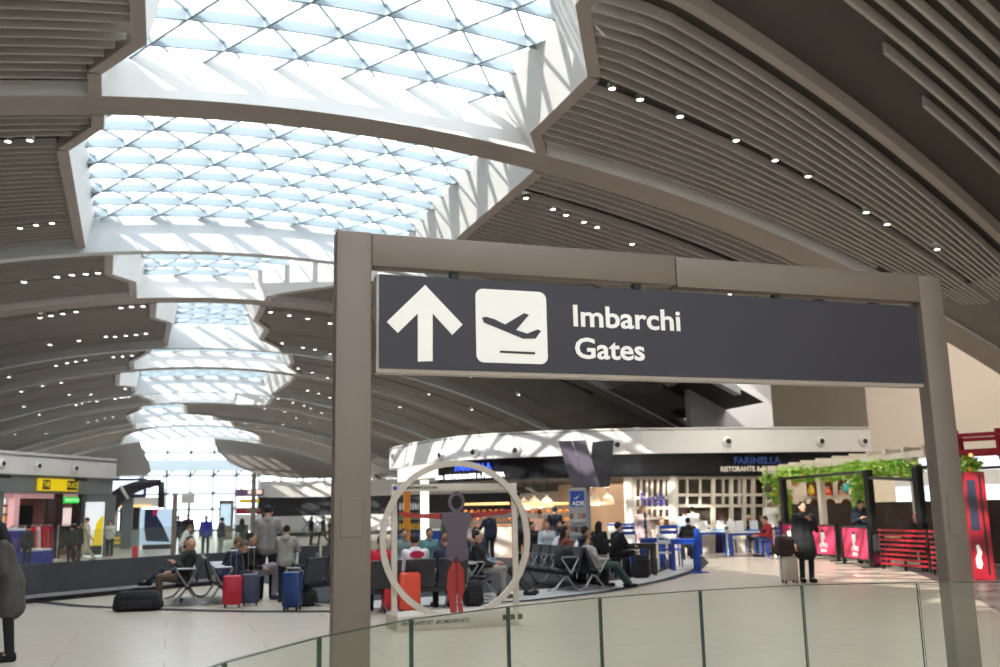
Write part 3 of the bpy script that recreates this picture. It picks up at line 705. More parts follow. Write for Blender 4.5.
def person(label, loc, head, h=1.70, pose='stand', arms=('down','down'), lean=0.0, nod=0.0, top=(40,40,44), legs=(30,30,34), shoes=(24,24,26),
           hair=(40,30,24), style='short', skin=None, dress=None, coat=0.0, hood=False, cross=False, group=None, seat=.45, far=False, turn=0.0, spread=0.0, prnt=None, front=None):
    k = h/1.70; skin = skin or SKIN; J = {}
    sit = pose in ('sit', 'recline')
    pz = seat+.09 if sit else .93*k
    sl = lean if pose != 'recline' else -.55
    piv = Vector((0, 0, pz))
    def T(x, y, z): return piv+rot_x((x*k, y*k, z*k), -sl)          # torso frame, lean forward positive
    J['waist'] = T(0,.0,.15); J['chest'] = T(0,.0,.34); J['neck'] = T(0,-.005,.50); nk = J['neck']
    hd = nk + rot_x((0, .03*k, .135*k), -(sl*.5+nod)); J['head'] = hd
    vox = .026 if far else .017
    B, TOP, LEG, SHS = MB(), MB(), MB(), []
    def cap(m, p, q, a, b): m.capsule(p, q, a*k, b*k, 10)
    # legs
    for s in (-1, 1):
        hip = piv+Vector((s*.09*k, 0, -.02*k))
        if pose == 'stand': kn = Vector((s*(.10+spread)*k, .02, .49*k)); an = Vector((s*(.10+spread*1.6)*k, -.02, .085*k)); fa = 0
        elif pose == 'walk': kn = Vector((s*.09*k, s*.14*k+.05, .50*k)); an = Vector((s*.08*k, s*.30*k-.06, .10*k)); fa = 0
        elif pose == 'sit': kn = Vector((s*.12*k, .43*k, pz+.02)); an = Vector((s*.12*k, (.40+.10*turn*s)*k, .085)); fa = 0
        else: kn = Vector((s*.12*k, .46*k, pz-.02)); an = Vector((s*.12*k, .80*k, .09)); fa = 0
        if cross and s == 1: kn = Vector((.02*k, .44*k, pz+.12)); an = Vector((-.22*k, .62*k, pz-.06))
        cap(B, hip, kn, .075, .052); cap(B, kn, an, .05, .036)
        cap(LEG, hip, kn, .096, .068); cap(LEG, kn, an+Vector((0,0,.01)), .066, .056)
        dr = Vector((s*.12, 1, 0)).normalized()
        SH = MB(); SHS.append(SH); toe = an+dr*.15*k+Vector((0,0,-.045*k)); heel = an+Vector((0,-.03*k,-.045*k))
        cap(B, an, toe, .036, .028); cap(SH, heel+Vector((0,0,.002)), toe+Vector((0,0,.003)), .050, .046); cap(SH, an+Vector((0,0,-.02)), heel, .054, .050)
    # torso
    hp = [piv+Vector((s*.075*k, 0, 0)) for s in (-1, 1)]
    for m, e in ((B, 0), (TOP, .022)):
        if m is B: cap(m, hp[0], hp[1], .095, .095)
        for s in (-1, 1):
            cap(m, T(s*.06,0,.0 if m is B else -.05), T(s*.07,0,.18), .095+e*1.8, .09+e); cap(m, T(s*.07,0,.18), T(s*.09,.0,.36), .09+e, .10+e)
            cap(m, T(s*.09,0,.37), T(s*.165,-.005,.43), .085+e, .06+e)
        cap(m, T(-.10,.02,.34), T(.10,.02,.34), .095+e, .095+e)
    cap(TOP, T(-.07,0,-.03), T(.07,0,-.03), .136, .136)
    cap(LEG, hp[0], hp[1], .118, .118)
    cap(B, T(0,0,.42), nk+(hd-nk)*.4, .062, .05)
    cap(TOP, T(-.03,-.01,.47), T(.03,-.01,.47), .075, .075)
    # arms and hands
    Hh = MB()
    for s, an_ in ((-1, arms[0]), (1, arms[1])):
        sh = T(s*.175,-.005,.42); e_, w_ = ARMS[an_]
        el = sh+rot_x((s*e_[0]*k, e_[1]*k, e_[2]*k), -sl*.6); wr = sh+rot_x((s*w_[0]*k, w_[1]*k, w_[2]*k), -sl*.6)
        d = (wr-el).normalized()
        cap(B, sh, el, .05, .040); cap(B, el, wr, .039, .028); cap(TOP, sh, el, .066, .056); cap(TOP, el, wr-d*.02, .055, .044)
        palm = wr+d*.085*k; cap(B, wr, palm, .030, .034)
        side = d.cross(Vector((0,0,1)));
        if side.length < .3: side = d.cross(Vector((1,0,0)))
        side.normalize(); nrm = side.cross(d)
        for i, fl in enumerate((.070, .080, .075, .058)):
            b0 = palm+side*((i-1.5)*.019*k)+d*.012; b1 = b0+d*fl*.55*k-nrm*.008*k; b2 = b1+d*fl*.4*k-nrm*.026*k
            Hh.tube([b0, b1, b2], [.0095*k, .0085*k, .007*k], 6)
        t0 = wr+d*.03*k-side*.028*k*s; Hh.tube([t0, t0+d*.035*k-side*.03*k*s, t0+d*.065*k-side*.032*k*s-nrm*.015], [.012*k, .0105*k, .008*k], 6)
    # head
    HM = Matrix.Rotation(-(sl*.5+nod), 3, 'X')
    def hp_(x, y, z): return hd+HM@Vector((x*k, y*k, z*k))
    B.ell(hd, (.073*k, .092*k, .112*k), 12, 10, HM); cap(B, hp_(0,.035,-.055), hp_(0,.05,-.075), .05, .04)
    B.capsule(hp_(0,.088,.01), hp_(0,.108,-.025), .010*k, .014*k, 8)
    for s in (-1, 1): B.ell(hp_(s*.076,-.005,-.005), (.012*k,.026*k,.034*k), 8, 6, HM)
    me = remesh(B, vox*.8, 3)
    me.materials.clear(); me.materials.append(skin); me.materials.append(M_eye); me.materials.append(M_lip)
    bm = bmesh.new(); bm.from_mesh(me)
    def app(mb2, mi):
        vs = [bm.verts.new(v) for v in mb2.v]
        for f in mb2.f:
            ff_ = bm.faces.new([vs[i] for i in f]); ff_.material_index = mi; ff_.smooth = True
    app(Hh, 0)
    for s in (-1, 1): app(MB().ell(hp_(s*.030,.082,.012), (.013*k,.010*k,.008*k), 8, 6, HM), 1)
    app(MB().ell(hp_(0,.092,-.058), (.024*k,.010*k,.008*k), 8, 6, HM), 2)
    bm.to_mesh(me); bm.free()
    o = bpy.data.objects.new('person', me); C.objects.link(o)
    o.location = (loc[0], loc[1], loc[2] if len(loc) > 2 else 0); o.rotation_euler = (0, 0, -math.radians(head))
    tag(o, label, 'person', group)
    def child(name, mb2, col, vx=vox, sm=4):
        c = bpy.data.objects.new(name, remesh(mb2, vx, sm)); C.objects.link(c); c.parent = o; c.data.materials.clear()
        c.data.materials.append(fabric(col) if isinstance(col, tuple) else col); return c
    if dress is not None or coat:
        cz = coat if coat else .45
        n0 = piv.z
        for i in range(10):
            t = i/9; z = n0+.05-(n0+.05-cz)*t if not sit else n0-.0
            r = .115+.05*t
            if sit: TOP.capsule(piv+Vector((-.09,.04+.34*t,.02)), piv+Vector((.09,.04+.34*t,.02)), .11, .11, 10)
            else: TOP.capsule(Vector((-.075*k,0,z)), Vector((.075*k,0,z)), r*k, r*k, 12)
    child('jacket' if dress is None else 'dress', TOP, top)
    child('trousers' if dress is None else 'tights', LEG, legs)
    for SH in SHS: child('shoe', SH, shoes, vox*.7, 2)
    if hood: child('hood', MB().ell(T(0,-.10,.47), (.11*k,.07*k,.07*k), 12, 8), top)
    if style != 'bald':
        hm = MB(); hm.ell(hp_(0,-.020,.030), (.082*k,.096*k,.100*k), 14, 10, HM)
        if style == 'long':
            for s in (-1, 1): cap(hm, hp_(s*.05,-.05,.02), hp_(s*.07,-.06,-.20), .05, .04)
            cap(hm, hp_(0,-.07,.02), hp_(0,-.085,-.24), .06, .05)
        if style == 'bun': hm.ell(hp_(0,-.11,.07), (.045*k,)*3, 10, 8)
        if style == 'beard': hm.capsule(hp_(-.03,.06,-.085), hp_(.03,.06,-.085), .038*k, .038*k, 8)
        if style == 'cap': hm.capsule(hp_(-.03,.09,.055), hp_(.03,.09,.055), .03*k, .03*k, 8)
        if style == 'wrap':
            cap(hm, hp_(0,-.03,.0), hp_(0,-.04,-.10), .085, .075); cap(hm, hp_(0,.0,-.13), hp_(0,.04,-.14), .075, .06)
        child('hair' if style not in ('cap','wrap') else {'cap':'cap','wrap':'headscarf'}[style], hm, hair, vox*.8, 2)
    if prnt:
        pm = MB(); y = -.155*k
        pm.prism([(.13*k*math.cos(2*PI*i/20), .06*k*math.sin(2*PI*i/20)) for i in range(20)], lambda u, v, t: tuple(T(u, -.137-.006*t, .40+v)))
        pm.prism([(.09*k*math.cos(2*PI*i/20), .07*k*math.sin(2*PI*i/20)) for i in range(20)], lambda u, v, t: tuple(T(u, -.128-.006*t, .26+v)))
        pm.build('back_print', fabric(prnt), o)
    if front:
        pm = MB(); zb = -.35 if not sit else .05
        for i in range(6):
            z = zb+(.46-zb)*i/5; q = T(0, .105+(.03 if i < 3 else .012), z) if not sit else T(0,.11,z); pm.ell(q, (.055*k,.03*k,.10*k), 10, 6)
        child('inner_top', pm, front, vox*.8, 2)
    return o
def seat_pt(b, i, dy=.07):   # world point of seat i on a bench
    n = b['seats']; a = b.rotation_euler.z; x = -n*.57/2+.57*(i+.5)
    return Vector((b.location.x+x*math.cos(a)-dy*math.sin(a), b.location.y+x*math.sin(a)+dy*math.cos(a), 0))
def on_bench(b, i, label, turn_by=0, **kw):
    return person(label, seat_pt(b, i), -math.degrees(b.rotation_euler.z)+turn_by, pose=kw.pop('pose', 'sit'), seat=.42, **kw)
def seated(label, px, py, head, chair_m=None, what=None, **kw):   # px, py: where the seat's floor point is seen
    p = G(px, py)
    if what: chair(what, px, py, head, chair_m or M_blue)
    kw.setdefault('seat', .455); return person(label, p, head, pose=kw.pop('pose', 'sit'), **kw)
def standing(label, px, py, head, top_y=None, **kw):
    p = G(px, py)
    if top_y is not None: kw['h'] = max(1.45, min(1.95, HZ(p, top_y)))
    return person(label, p, head, **kw)
# ------------------------------------------------------------------ furniture makers
M_seat = mat('seat_black', (44,46,52), .45, 0, .08, 5); M_alu = mat('cast_aluminium', (176,178,180), .35, .8, .04, 6)
def make_bench(n):
    r = empty('airport_bench'); w = .57; x0 = -n*w/2
    mb = MB(); mb.cbox(x0, -x0, -.05, .03, .30, .38, .01); mb.build('beam', M_dark, r)
    for x in (x0+.30, -x0-.30):
        mb = MB(); mb.tube([(x,-.32,.02),(x,-.20,.05),(x,-.03,.30)], .022, 8); mb.tube([(x,.36,.02),(x,.22,.05),(x,.0,.30)], .022, 8)
        mb.cbox(x-.03, x+.03, -.37, -.28, 0, .03, .008); mb.cbox(x-.03, x+.03, .32, .41, 0, .03, .008); mb.build('leg', M_alu, r, 40)
    for i in range(n):
        c = x0+w*(i+.5); s = MB(); pr = [(-.20,.40),(-.12,.385),(.10,.40),(.24,.43),(.27,.42),(.25,.455),(.10,.44),(-.10,.425),(-.20,.44)]
        s.prism(pr, lambda u, v, t, c=c: (c-.25+.5*t, u, v)); s.build('seat', M_seat, r)
        s = MB(); pr = [(-.19,.43),(-.16,.43),(-.20,.62),(-.27,.86),(-.31,.85),(-.24,.62)]
        s.prism(pr, lambda u, v, t, c=c: (c-.25+.5*t, u, v)); s.build('backrest', M_seat, r)
    for i in range(n+1):
        x = x0+w*i; mb = MB(); mb.tube([(x,0,.36),(x,-.17,.66),(x,-.14,.68),(x,.18,.68),(x,.20,.66),(x,.0,.36)], .016, 8); mb.build('armrest', M_alu, r, 40)
    return r
def place(o, xy, head, label, cat, group=None):
    o.location = (xy[0], xy[1], 0); o.rotation_euler = (0, 0, -math.radians(head)); tag(o, label, cat, group); return o
BEN = {}
def bench(n, xy, head, label):
    if n in BEN: o = copy_tree(BEN[n])
    else: o = BEN[n] = make_bench(n)
    o['seats'] = n; return place(o, xy, head, label, 'bench', 'airport bench rows')
def suitcase(label, px, py, head, col, w=.36, h=.55, d=.24, handle=.0, acc=None):
    r = empty('suitcase'); m = mat('shell_%d_%d_%d' % col, col, .35, 0, .05, 5); z0 = .05
    mb = MB(); mb.cbox(-w/2, w/2, -d/2, d/2, z0, z0+h, .05)
    for i in range(5):
        x = -w/2+.06+(w-.12)*i/4; mb.cbox(x-.012, x+.012, -d/2-.006, -d/2+.02, z0+.06, z0+h-.06, .005)
    mb.build('shell', m, r, 40)
    mb = MB(); mb.cbox(-w/2-.003, w/2+.003, -.008, .008, z0+.01, z0+h+.003, .003); mb.build('zip_seam', M_black, r)
    mb = MB(); mb.tube([(-.07,0,z0+h),(-.06,0,z0+h+.035),(.06,0,z0+h+.035),(.07,0,z0+h)], .010, 8); mb.build('carry_handle', M_black, r)
    for sx in (-1, 1):
        for sy in (-1, 1):
            mb = MB(); mb.lathe([(.0,-.015),(.027,-.015),(.027,.015),(0,.015)], (sx*(w/2-.05), sy*(d/2-.04), .027), 12, Matrix.Rotation(PI/2,3,'Y')); mb.cbox(sx*(w/2-.05)-.02, sx*(w/2-.05)+.02, sy*(d/2-.04)-.015, sy*(d/2-.04)+.015, .035, .06, .004); mb.build('wheel', M_black, r)
    if handle:
        mb = MB()
        for s in (-1, 1): mb.tube([(s*.05,d/2-.04,z0+h-.02),(s*.05,d/2-.04,z0+h+handle)], .006, 6)
        mb.cbox(-.08, .08, d/2-.055, d/2-.025, z0+h+handle, z0+h+handle+.025, .008); mb.build('pull_handle', M_chrome, r)
    return place(r, G(px, py), head, label, 'suitcase')
def soft_bag(name, label, xy, head, col, w, d, h, z=0, cat='bag', straps=True):
    r = empty(name); m = fabric(col); mb = MB(); mb.cbox(-w/2, w/2, -d/2, d/2, 0, h, min(w,d,h)*.30)
    for i, v in enumerate(mb.v):
        t = v[2]/h; k = 1-.22*t*t; mb.v[i] = (v[0]*k+.01*math.sin(v[2]*23+v[1]*17), v[1]*k, v[2]-.06*h*math.cos(v[0]*3/w)*t)
    mb.build('body', m, r, True)
    mb = MB(); mb.tube([(-w*.36,-d*.44,h*.74),(0,-d*.47,h*.80),(w*.36,-d*.44,h*.74)], .008, 5); mb.build('zip', M_dark, r)
    if straps:
        mb = MB(); mb.tube([(-w*.2,0,h*.85),(-w*.15,0,h*1.04),(0,0,h*1.1),(w*.15,0,h*1.04),(w*.2,0,h*.85)], .014, 6); mb.build('strap', M_black, r)
    mb = MB(); mb.cbox(-w*.3, w*.3, -d*.56, -d*.38, h*.12, h*.52, .03); mb.build('pocket', m, r)
    place(r, xy, head, label, cat); r.location.z = z; return r
def box_leg_table(label, px, py, head, w, d, h, m, cat='table', top=None, leg=.09, z=0):
    r = empty('table'); mb = MB(); mb.cbox(-w/2, w/2, -d/2, d/2, h-.05, h, .008); mb.build('table_top', top or m, r)
    for sx in (-1, 1):
        for sy in (-1, 1):
            mb = MB(); x, y = sx*(w/2-leg/2-.01), sy*(d/2-leg/2-.01); mb.cbox(x-leg/2, x+leg/2, y-leg/2, y+leg/2, 0, h-.05, .006); mb.build('leg', m, r)
    mb = MB(); mb.cbox(-w/2+.08, w/2-.08, -d/2+.03, d/2-.03, h-.13, h-.05, .004); mb.build('apron', m, r)
    return place(r, G(px, py), head, label, cat, None)
def chair(label, px, py, head, m, sh=.46, bh=.92, w=.44):
    r = empty('chair'); mb = MB(); mb.cbox(-w/2, w/2, -w/2, w/2, sh-.035, sh, .012); mb.build('seat', m, r)
    mb = MB()
    for z in (bh-.12, bh-.27): mb.cbox(-w/2+.02, w/2-.02, -w/2-.05, -w/2-.02, z, z+.10, .01)
    mb.build('backrest', m, r)
    for sx in (-1, 1):
        for sy in (-1, 1):
            mb = MB(); x = sx*(w/2-.025); y = sy*(w/2-.025)
            mb.bar((x*1.08,y*1.1,0), (x,y,sh-.03), .035, .035, (0,1,0))
            if sy < 0: mb.bar((x,y,sh-.03), (x,y-.045,bh), .035, .03, (0,1,0))
            mb.build('leg', m, r)
    return place(r, G(px, py), head, label, 'chair', None)
# ------------------------------------------------------------------ left waiting area
bA = bench(4, (.34,20.25), 270, 'black airport bench with steel armrests where the bald man lounges')
bB = bench(4, (.96,20.25), 90, 'black airport bench back to back with the bald man\'s bench')
bench(3, G(326,603).xy, 320, 'black airport bench seen from behind beside the left post of the sign frame')
bench(4, G(318,582).xy, 200, 'empty black airport bench behind the camouflage hoodie')
bC = bench(3, G(417,611).xy, 0, 'black airport bench behind the ring installation, seen from its back')
bD = bench(3, G(478,598).xy, 120, 'black airport bench right behind the red legs of the installation')
NE = G(572,592)
bE = bench(5, (NE.x, NE.y+1.43), 270, 'row of mostly empty black airport seats right of the ring installation')
bF = bench(5, (NE.x+.63, NE.y+1.43), 90, 'black airport bench back to back with the empty row right of the ring')

bH = bench(4, G(440,584).xy, 180, 'black airport bench at the far side of the ring, facing it')
on_bench(bA, 0, 'bald man in black jacket and brown trousers slumped on the bench holding a phone', lean=-.30, nod=.15, arms=('phone','lap'), top=(30,30,34), legs=(92,74,58), style='bald', cross=False)
on_bench(bA, 1, 'bearded dark-haired man in green jacket sitting just behind the bald man', lean=-.2, arms=('lap','lap'), top=(44,92,78), legs=(28,32,48), style='beard', hair=(26,22,20), cross=True)
on_bench(bB, 3, 'grey-haired man in navy jacket bending forward on the bench behind the bald man', lean=.55, nod=.25, arms=('table','lap'), top=(34,42,68), legs=(30,32,42), hair=(92,86,80))
on_bench(bB, 2, 'brown-haired person in dark jacket beside the grey-haired man on the bench', lean=.4, nod=.2, arms=('lap','lap'), top=(36,40,60), legs=(30,30,36), hair=(120,84,58))
person('seated person in black coat with pale trousers and crossed legs behind the suitcases', G(252,600), 120, pose='sit', lean=-.1, arms=('lap','lap'), top=(26,26,28), legs=(150,150,160), shoes=(70,66,110), cross=True, hair=(34,28,24))
person('tall man in grey sweater standing with his back turned near the suitcases', G(266,599), 10, h=1.86, nod=.45, arms=('down','side'), top=(136,132,128), legs=(28,26,28), hair=(24,22,22))
person('small person in pale camouflage hoodie standing with back turned', G(285,602), 20, h=1.45, nod=.2, arms=('table','table'), top=(158,156,146), legs=(26,28,38), hair=(28,22,22), hood=True)
suitcase('red hard-shell suitcase in front of the bench', 232, 607.5, 5, (178,20,46), .34, .52, .24, .42)
suitcase('dark slate suitcase right beside the red suitcase', 250, 606, 5, (52,60,84), .32, .53, .24, .45)
suitcase('blue suitcase standing alone left of the left signpost', 292, 610, 25, (28,56,112), .32, .60, .26, 0)
soft_bag('duffel_bag', 'black duffel bag on the floor at the bald man\'s feet', G(137,611).xy, 10, (28,28,32), .85, .34, .36)
soft_bag('backpack', 'small black bag on the floor behind the blue suitcase', G(307,606).xy, 10, (30,28,30), .40, .26, .30)
mb = MB(); mb.lathe([(.03,0),(.034,.02),(.034,.13),(.014,.17),(.014,.20)], n=12); b = mb.build('water_bottle', clear('bottle_plastic', (190,215,235), .3), None, 40); b.location = G(181,605)
mb = MB(); mb.lathe([(.0345,.06),(.0345,.12)], n=12, cap=False); mb.build('bottle_label', M_blue, b); tag(b, 'clear water bottle with blue label standing under the end of the bench', 'bottle')
# woman at the very left
person('woman in grey knit dress and black ankle boots walking out at the left edge', (-1.75,12.95), 262, h=1.68, pose='stand', spread=.02, lean=.32, nod=.2, arms=('phone','phone'), top=(78,74,70), legs=(26,24,26), shoes=(18,17,18), dress=True, coat=.62, hair=(24,20,20), style='long')
# ------------------------------------------------------------------ seats behind the installation
on_bench(bC, 1, 'man in white shirt with crimson back print on the bench behind the ring', lean=.1, nod=.2, top=(226,222,224), legs=(40,42,60), hair=(50,36,30), prnt=(196,34,78), arms=('lap','lap'))
on_bench(bC, 0, 'person in red jacket on the bench just right of the left signpost', lean=.1, top=(190,24,52), legs=(34,34,40), hair=(30,24,22), arms=('lap','lap'))
on_bench(bH, 3, 'person in grey-green jumper facing forward at the far side of the ring', lean=.0, top=(118,134,130), legs=(50,52,60), hair=(56,46,40), arms=('lap','lap'))
on_bench(bH, 2, 'person in bright teal shirt sitting left of the grey torso', lean=.1, top=(96,140,140), legs=(40,40,50), hair=(78,54,40), arms=('phone','lap'))
on_bench(bC, 2, 'balding brown-haired man in dark blue beside the white printed shirt', lean=.15, nod=.3, top=(44,46,66), legs=(36,36,40), hair=(128,92,72), arms=('lap','lap'))
on_bench(bH, 0, 'woman in navy coat behind the right red arm', lean=.0, top=(44,54,66), legs=(36,36,46), hair=(34,26,26), style='long', arms=('lap','lap'))
on_bench(bD, 0, 'person in pale blue denim jacket lying back across the seats', pose='recline', lean=0, top=(112,140,164), legs=(48,46,50), hair=(190,176,154), style='cap', arms=('lap','lap'))
on_bench(bD, 1, 'person in beige-grey trousers and black coat seated right of the grey torso', lean=-.15, top=(32,30,32), legs=(142,136,128), shoes=(84,70,60), hair=(40,32,28), arms=('lap','lap'), turn=.6)
suitcase('orange hard-shell suitcase behind the ring', 409, 613, 0, (232,84,58), .36, .60, .25, 0)
suitcase('small crimson bag standing left of the orange suitcase', 390, 613, 0, (200,22,40), .24, .44, .2, 0)
soft_bag('backpack', 'black backpack on the floor behind the grey torso', G(473,606).xy, 0, (38,36,40), .36, .26, .46)
LAPS = ('lap','lap')
on_bench(bF, 2, 'person in white shirt leaning over the seat backs right of the ring', top=(222,222,226), hair=(52,36,30), lean=.45, nod=.2, arms=LAPS)
on_bench(bF, 0, 'dark-haired person in white top behind the ring\'s right edge', top=(206,208,214), hair=(34,28,28), lean=.3, arms=LAPS)
on_bench(bH, 1, 'person in dark jacket facing forward behind the grey torso', top=(52,50,56), hair=(44,34,30), arms=LAPS)
on_bench(bF, 1, 'woman in rust jacket on the bench back to back with the empty seats', top=(130,72,58), hair=(40,28,24), style='long', arms=LAPS)
on_bench(bF, 3, 'person in navy hoodie between the child and the leaning white shirt', top=(44,48,72), hair=(30,24,22), hood=True, arms=LAPS)
standing('person in olive jacket standing behind the ring before the bakery counter', 449, 566, 20, 513, top=(86,90,72), hair=(52,40,32), arms=('down','table'))
standing('man in dark blue polo standing at the bakery counter right of the grey torso', 490, 564, 350, 510, top=(40,48,70), hair=(34,28,24), arms=('table','down'))
standing('woman in black jacket standing at the bar counter under the middle lamp', 523, 562, 20, 509, top=(34,32,34), hair=(30,22,20), style='long', arms=('down','table'))
soft_bag('coat_bundle', 'bundle of black coats piled on the nearest seat of the empty row', seat_pt(bE,0,.02).xy, 270, (24,24,27), .48, .36, .42, z=.44, cat='coats', straps=False)
seated('curly dark-haired person in dark jacket in front of the pendant lamps', 533, 568, 170, M_black, 'black chair under the curly-haired person before the lamps', top=(46,38,40), hair=(22,18,18), arms=LAPS)
standing('person in black jacket standing by the snack bar counter under the lamps', 556, 562, 10, 506, top=(34,36,46), hair=(26,22,22), arms=('down','phone'))
standing('person in brown jumper standing at the snack bar left of the black jacket', 541, 560, 40, 509, top=(120,92,80), hair=(60,44,36), arms=('down','table'))
seated('woman in dark top seated beside the leaflet stand', 561, 567, 200, M_black, 'black chair under the woman beside the leaflet stand', top=(58,48,54), hair=(36,26,24), style='long', arms=LAPS)
on_bench(bF, 4, 'child in pale jacket lying back on the near seat in front of the leaflet stand', pose='recline', h=1.45, top=(188,184,178), legs=(62,84,84), hair=(36,28,26), arms=LAPS)
seated('person in pale jumper behind the child near the leaflet stand', 548, 570, 190, M_black, 'black chair under the person in the pale jumper', top=(190,196,198), hair=(150,110,84), arms=LAPS)
seated('person with blue jacket seated left of the leaflet stand', 566, 568, 180, M_black, 'black chair under the person in the blue jacket', top=(52,84,132), hair=(30,24,24), arms=LAPS)
# ------------------------------------------------------------------ leaflet stand, screens on a pole
st = empty('leaflet_stand'); gx = G(580,577.5)
mb = MB(); mb.cbox(-.21, .21, -.10, .10, 0, 2.12, .012); mb.build('body', mat('stand_grey', (172,170,168), .5, 0, .04, 3), st)
mb = MB(); mb.prism(rrect(-.17,.17,1.68,2.06,.01), lambda u,v,t: (u, -.101-.004*t, v)); bd = mb.build('logo_panel', M_blue, st)
mb = MB(); mb.prism([(-.10,1.86),(.0,1.88),(.11,2.02),(.03,1.93)], lambda u,v,t: (u, -.106-.004*t, v)); mb.build('swoosh', M_signw, bd)
text('lettering', 'ADR', .15, M_signw, bd, (-.13,-.107,1.71), (PI/2,0,0), .004)
for j in range(4):
    mb = MB(); z = 1.30-.32*j; mb.cbox(-.19,.19,-.17,-.10,z,z+.03,.005); mb.cbox(-.19,.19,-.175,-.165,z,z+.09,.003); mb.build('rack_shelf', M_alu, st)
    for i in range(4):
        mb = MB(); x = -.15+.10*i; mb.hexa([(x-.04,-.15,z+.03),(x+.04,-.15,z+.03),(x+.04,-.135,z+.03),(x-.04,-.135,z+.03),(x-.04,-.125,z+.22),(x+.04,-.125,z+.22),(x+.04,-.112,z+.22),(x-.04,-.112,z+.22)])
        lf = mb.build('leaflet', fabric(random.choice([(150,110,96),(196,180,168),(120,88,80),(176,140,120),(90,84,90)])))
        tag(lf, ['top', 'second', 'third', 'lowest'][j]+' row brochure on the grey stand, '+['leftmost', 'second from left', 'third from left', 'rightmost'][i], 'leaflet', 'leaflets on the grey stand')
        lf.location = (gx.x, gx.y, 0); lf.rotation_euler = (0, 0, -math.radians(24))
place(st, gx.xy, 24, 'tall grey leaflet stand with blue logo panel and rows of brochures', 'leaflet stand')
sp_ = empty('screen_pillar'); pp = G(589.5, 572)
mb = MB(); mb.lathe([(.20,0),(.20,.02),(.085,.03),(.085,2.25),(.05,2.3)], n=16); mb.build('pole', mat('pole_blue_grey', (138,150,160), .4, .2, .04, 4), sp_, 40)
M_scr = mat('screen_back', (92,84,98), .35, 0, .05, 3); M_scrf = mat('screen_front', (20,20,26), .12, 0, .1, 2)
for x0, x1, y, mm in ((-.70,-.34,0,M_scr), (-.33,.03,-.04,M_scr), (.28,.78,.05,M_scrf)):
    mb = MB(); dx = .33 if x1 < .2 else -.30
    z0, z1 = 2.18, 3.42
    mb.hexa([(x0+dx,y-.25,z0),(x1+dx,y-.25,z0),(x1+dx,y+.0,z0),(x0+dx,y+.0,z0),(x0,y-.25,z1),(x1,y-.25,z1),(x1,y+.0,z1),(x0,y+.0,z1)]) if mm is M_scr else mb.hexa([(x0-.05+dx*.5,y-.25,z0),(x1+dx*.55,y-.15,z0),(x1+dx*.55,y+.05,z0),(x0-.05+dx*.5,y-.05,z0),(x0-.08,y-.25,z1-.05),(x1,y-.15,z1),(x1,y+.05,z1),(x0-.08,y-.05,z1-.05)])
    mb.build('screen', mm, sp_)
mb = MB(); mb.cbox(-.3,.42,-.1,.0,2.2,2.3,.01); mb.build('bracket', M_dark, sp_)
place(sp_, pp.xy, 24, 'blue-grey pole carrying slanted flight screens in a V above the leaflet stand', 'screens')
# ------------------------------------------------------------------ snack bar under the pavilion
M_warm = mat('warm_glow', (255,196,120), .5, 0, .1, 3, emit=1.3); M_wood = mat('oak_counter', (176,124,78), .5, 0, .12, 3)
def pendant_light(p, w, col=(1,.78,.55)):
    l = bpy.data.lights.new('lamp', 'POINT'); l.energy = w; l.color = col; l.shadow_soft_size = .15
    o = bpy.data.objects.new('lamp', l); C.objects.link(o); o.location = p
def spot_light(p, w, col):
    l = bpy.data.lights.new('added_spot', 'SPOT'); l.energy = w; l.color = col; l.spot_size = math.radians(150); l.spot_blend = .4; l.shadow_soft_size = .12
    o = bpy.data.objects.new('added_spot', l); C.objects.link(o); o.location = p
def area_light(p, w, sx, sy, col=(1,.92,.82), d=(0,0,-1)):
    l = bpy.data.lights.new('unseen_area_lamp', 'AREA'); l.shape = 'RECTANGLE'; l.size = sx; l.size_y = sy; l.energy = w; l.color = col
    o = bpy.data.objects.new('unseen_area_lamp', l); C.objects.link(o); o.location = p; o.rotation_euler = Vector(d).to_track_quat('-Z', 'Y').to_euler()
area_light((15,35.5,2.65), 170, 7, 4); area_light((11.5,37.5,2.65), 160, 3, 5); area_light((-8.5,45,2.7), 320, 4, 8, (1,.88,.86))  # unseen lamps added to light the snack bar and shop interiors
area_light((23.0,31.2,8.4), 260, 2, 2, (1,.94,.88), (.1,1,-.4))  # added fill aimed at the grey wall behind the pavilion
for q in ((13.5,21.5,7.6),(17.0,24.0,6.6),(16.6,19.5,6.8),(17.6,27.0,6.4)): spot_light(Vector(q), 330, (1,.95,.88))  # unseen spots added to brighten the vines and right-hand floor
for q in ((-4.5,38,8.2),(-9,36,7.0)): spot_light(Vector(q), 500, (.95,.97,1))  # unseen spots added to brighten the left shop fascia
area_light((24.5,22,9.2), 900, 4, 8, (1,.93,.84), (.35,.25,-1))  # added fill for the beige back wall of the side hall
LP = MB(); LP.lathe([(.03,.46),(.05,.38),(.10,.35),(.18,.27),(.235,.16),(.25,.06),(.20,0)], n=20, cap=False)
lp0 = None
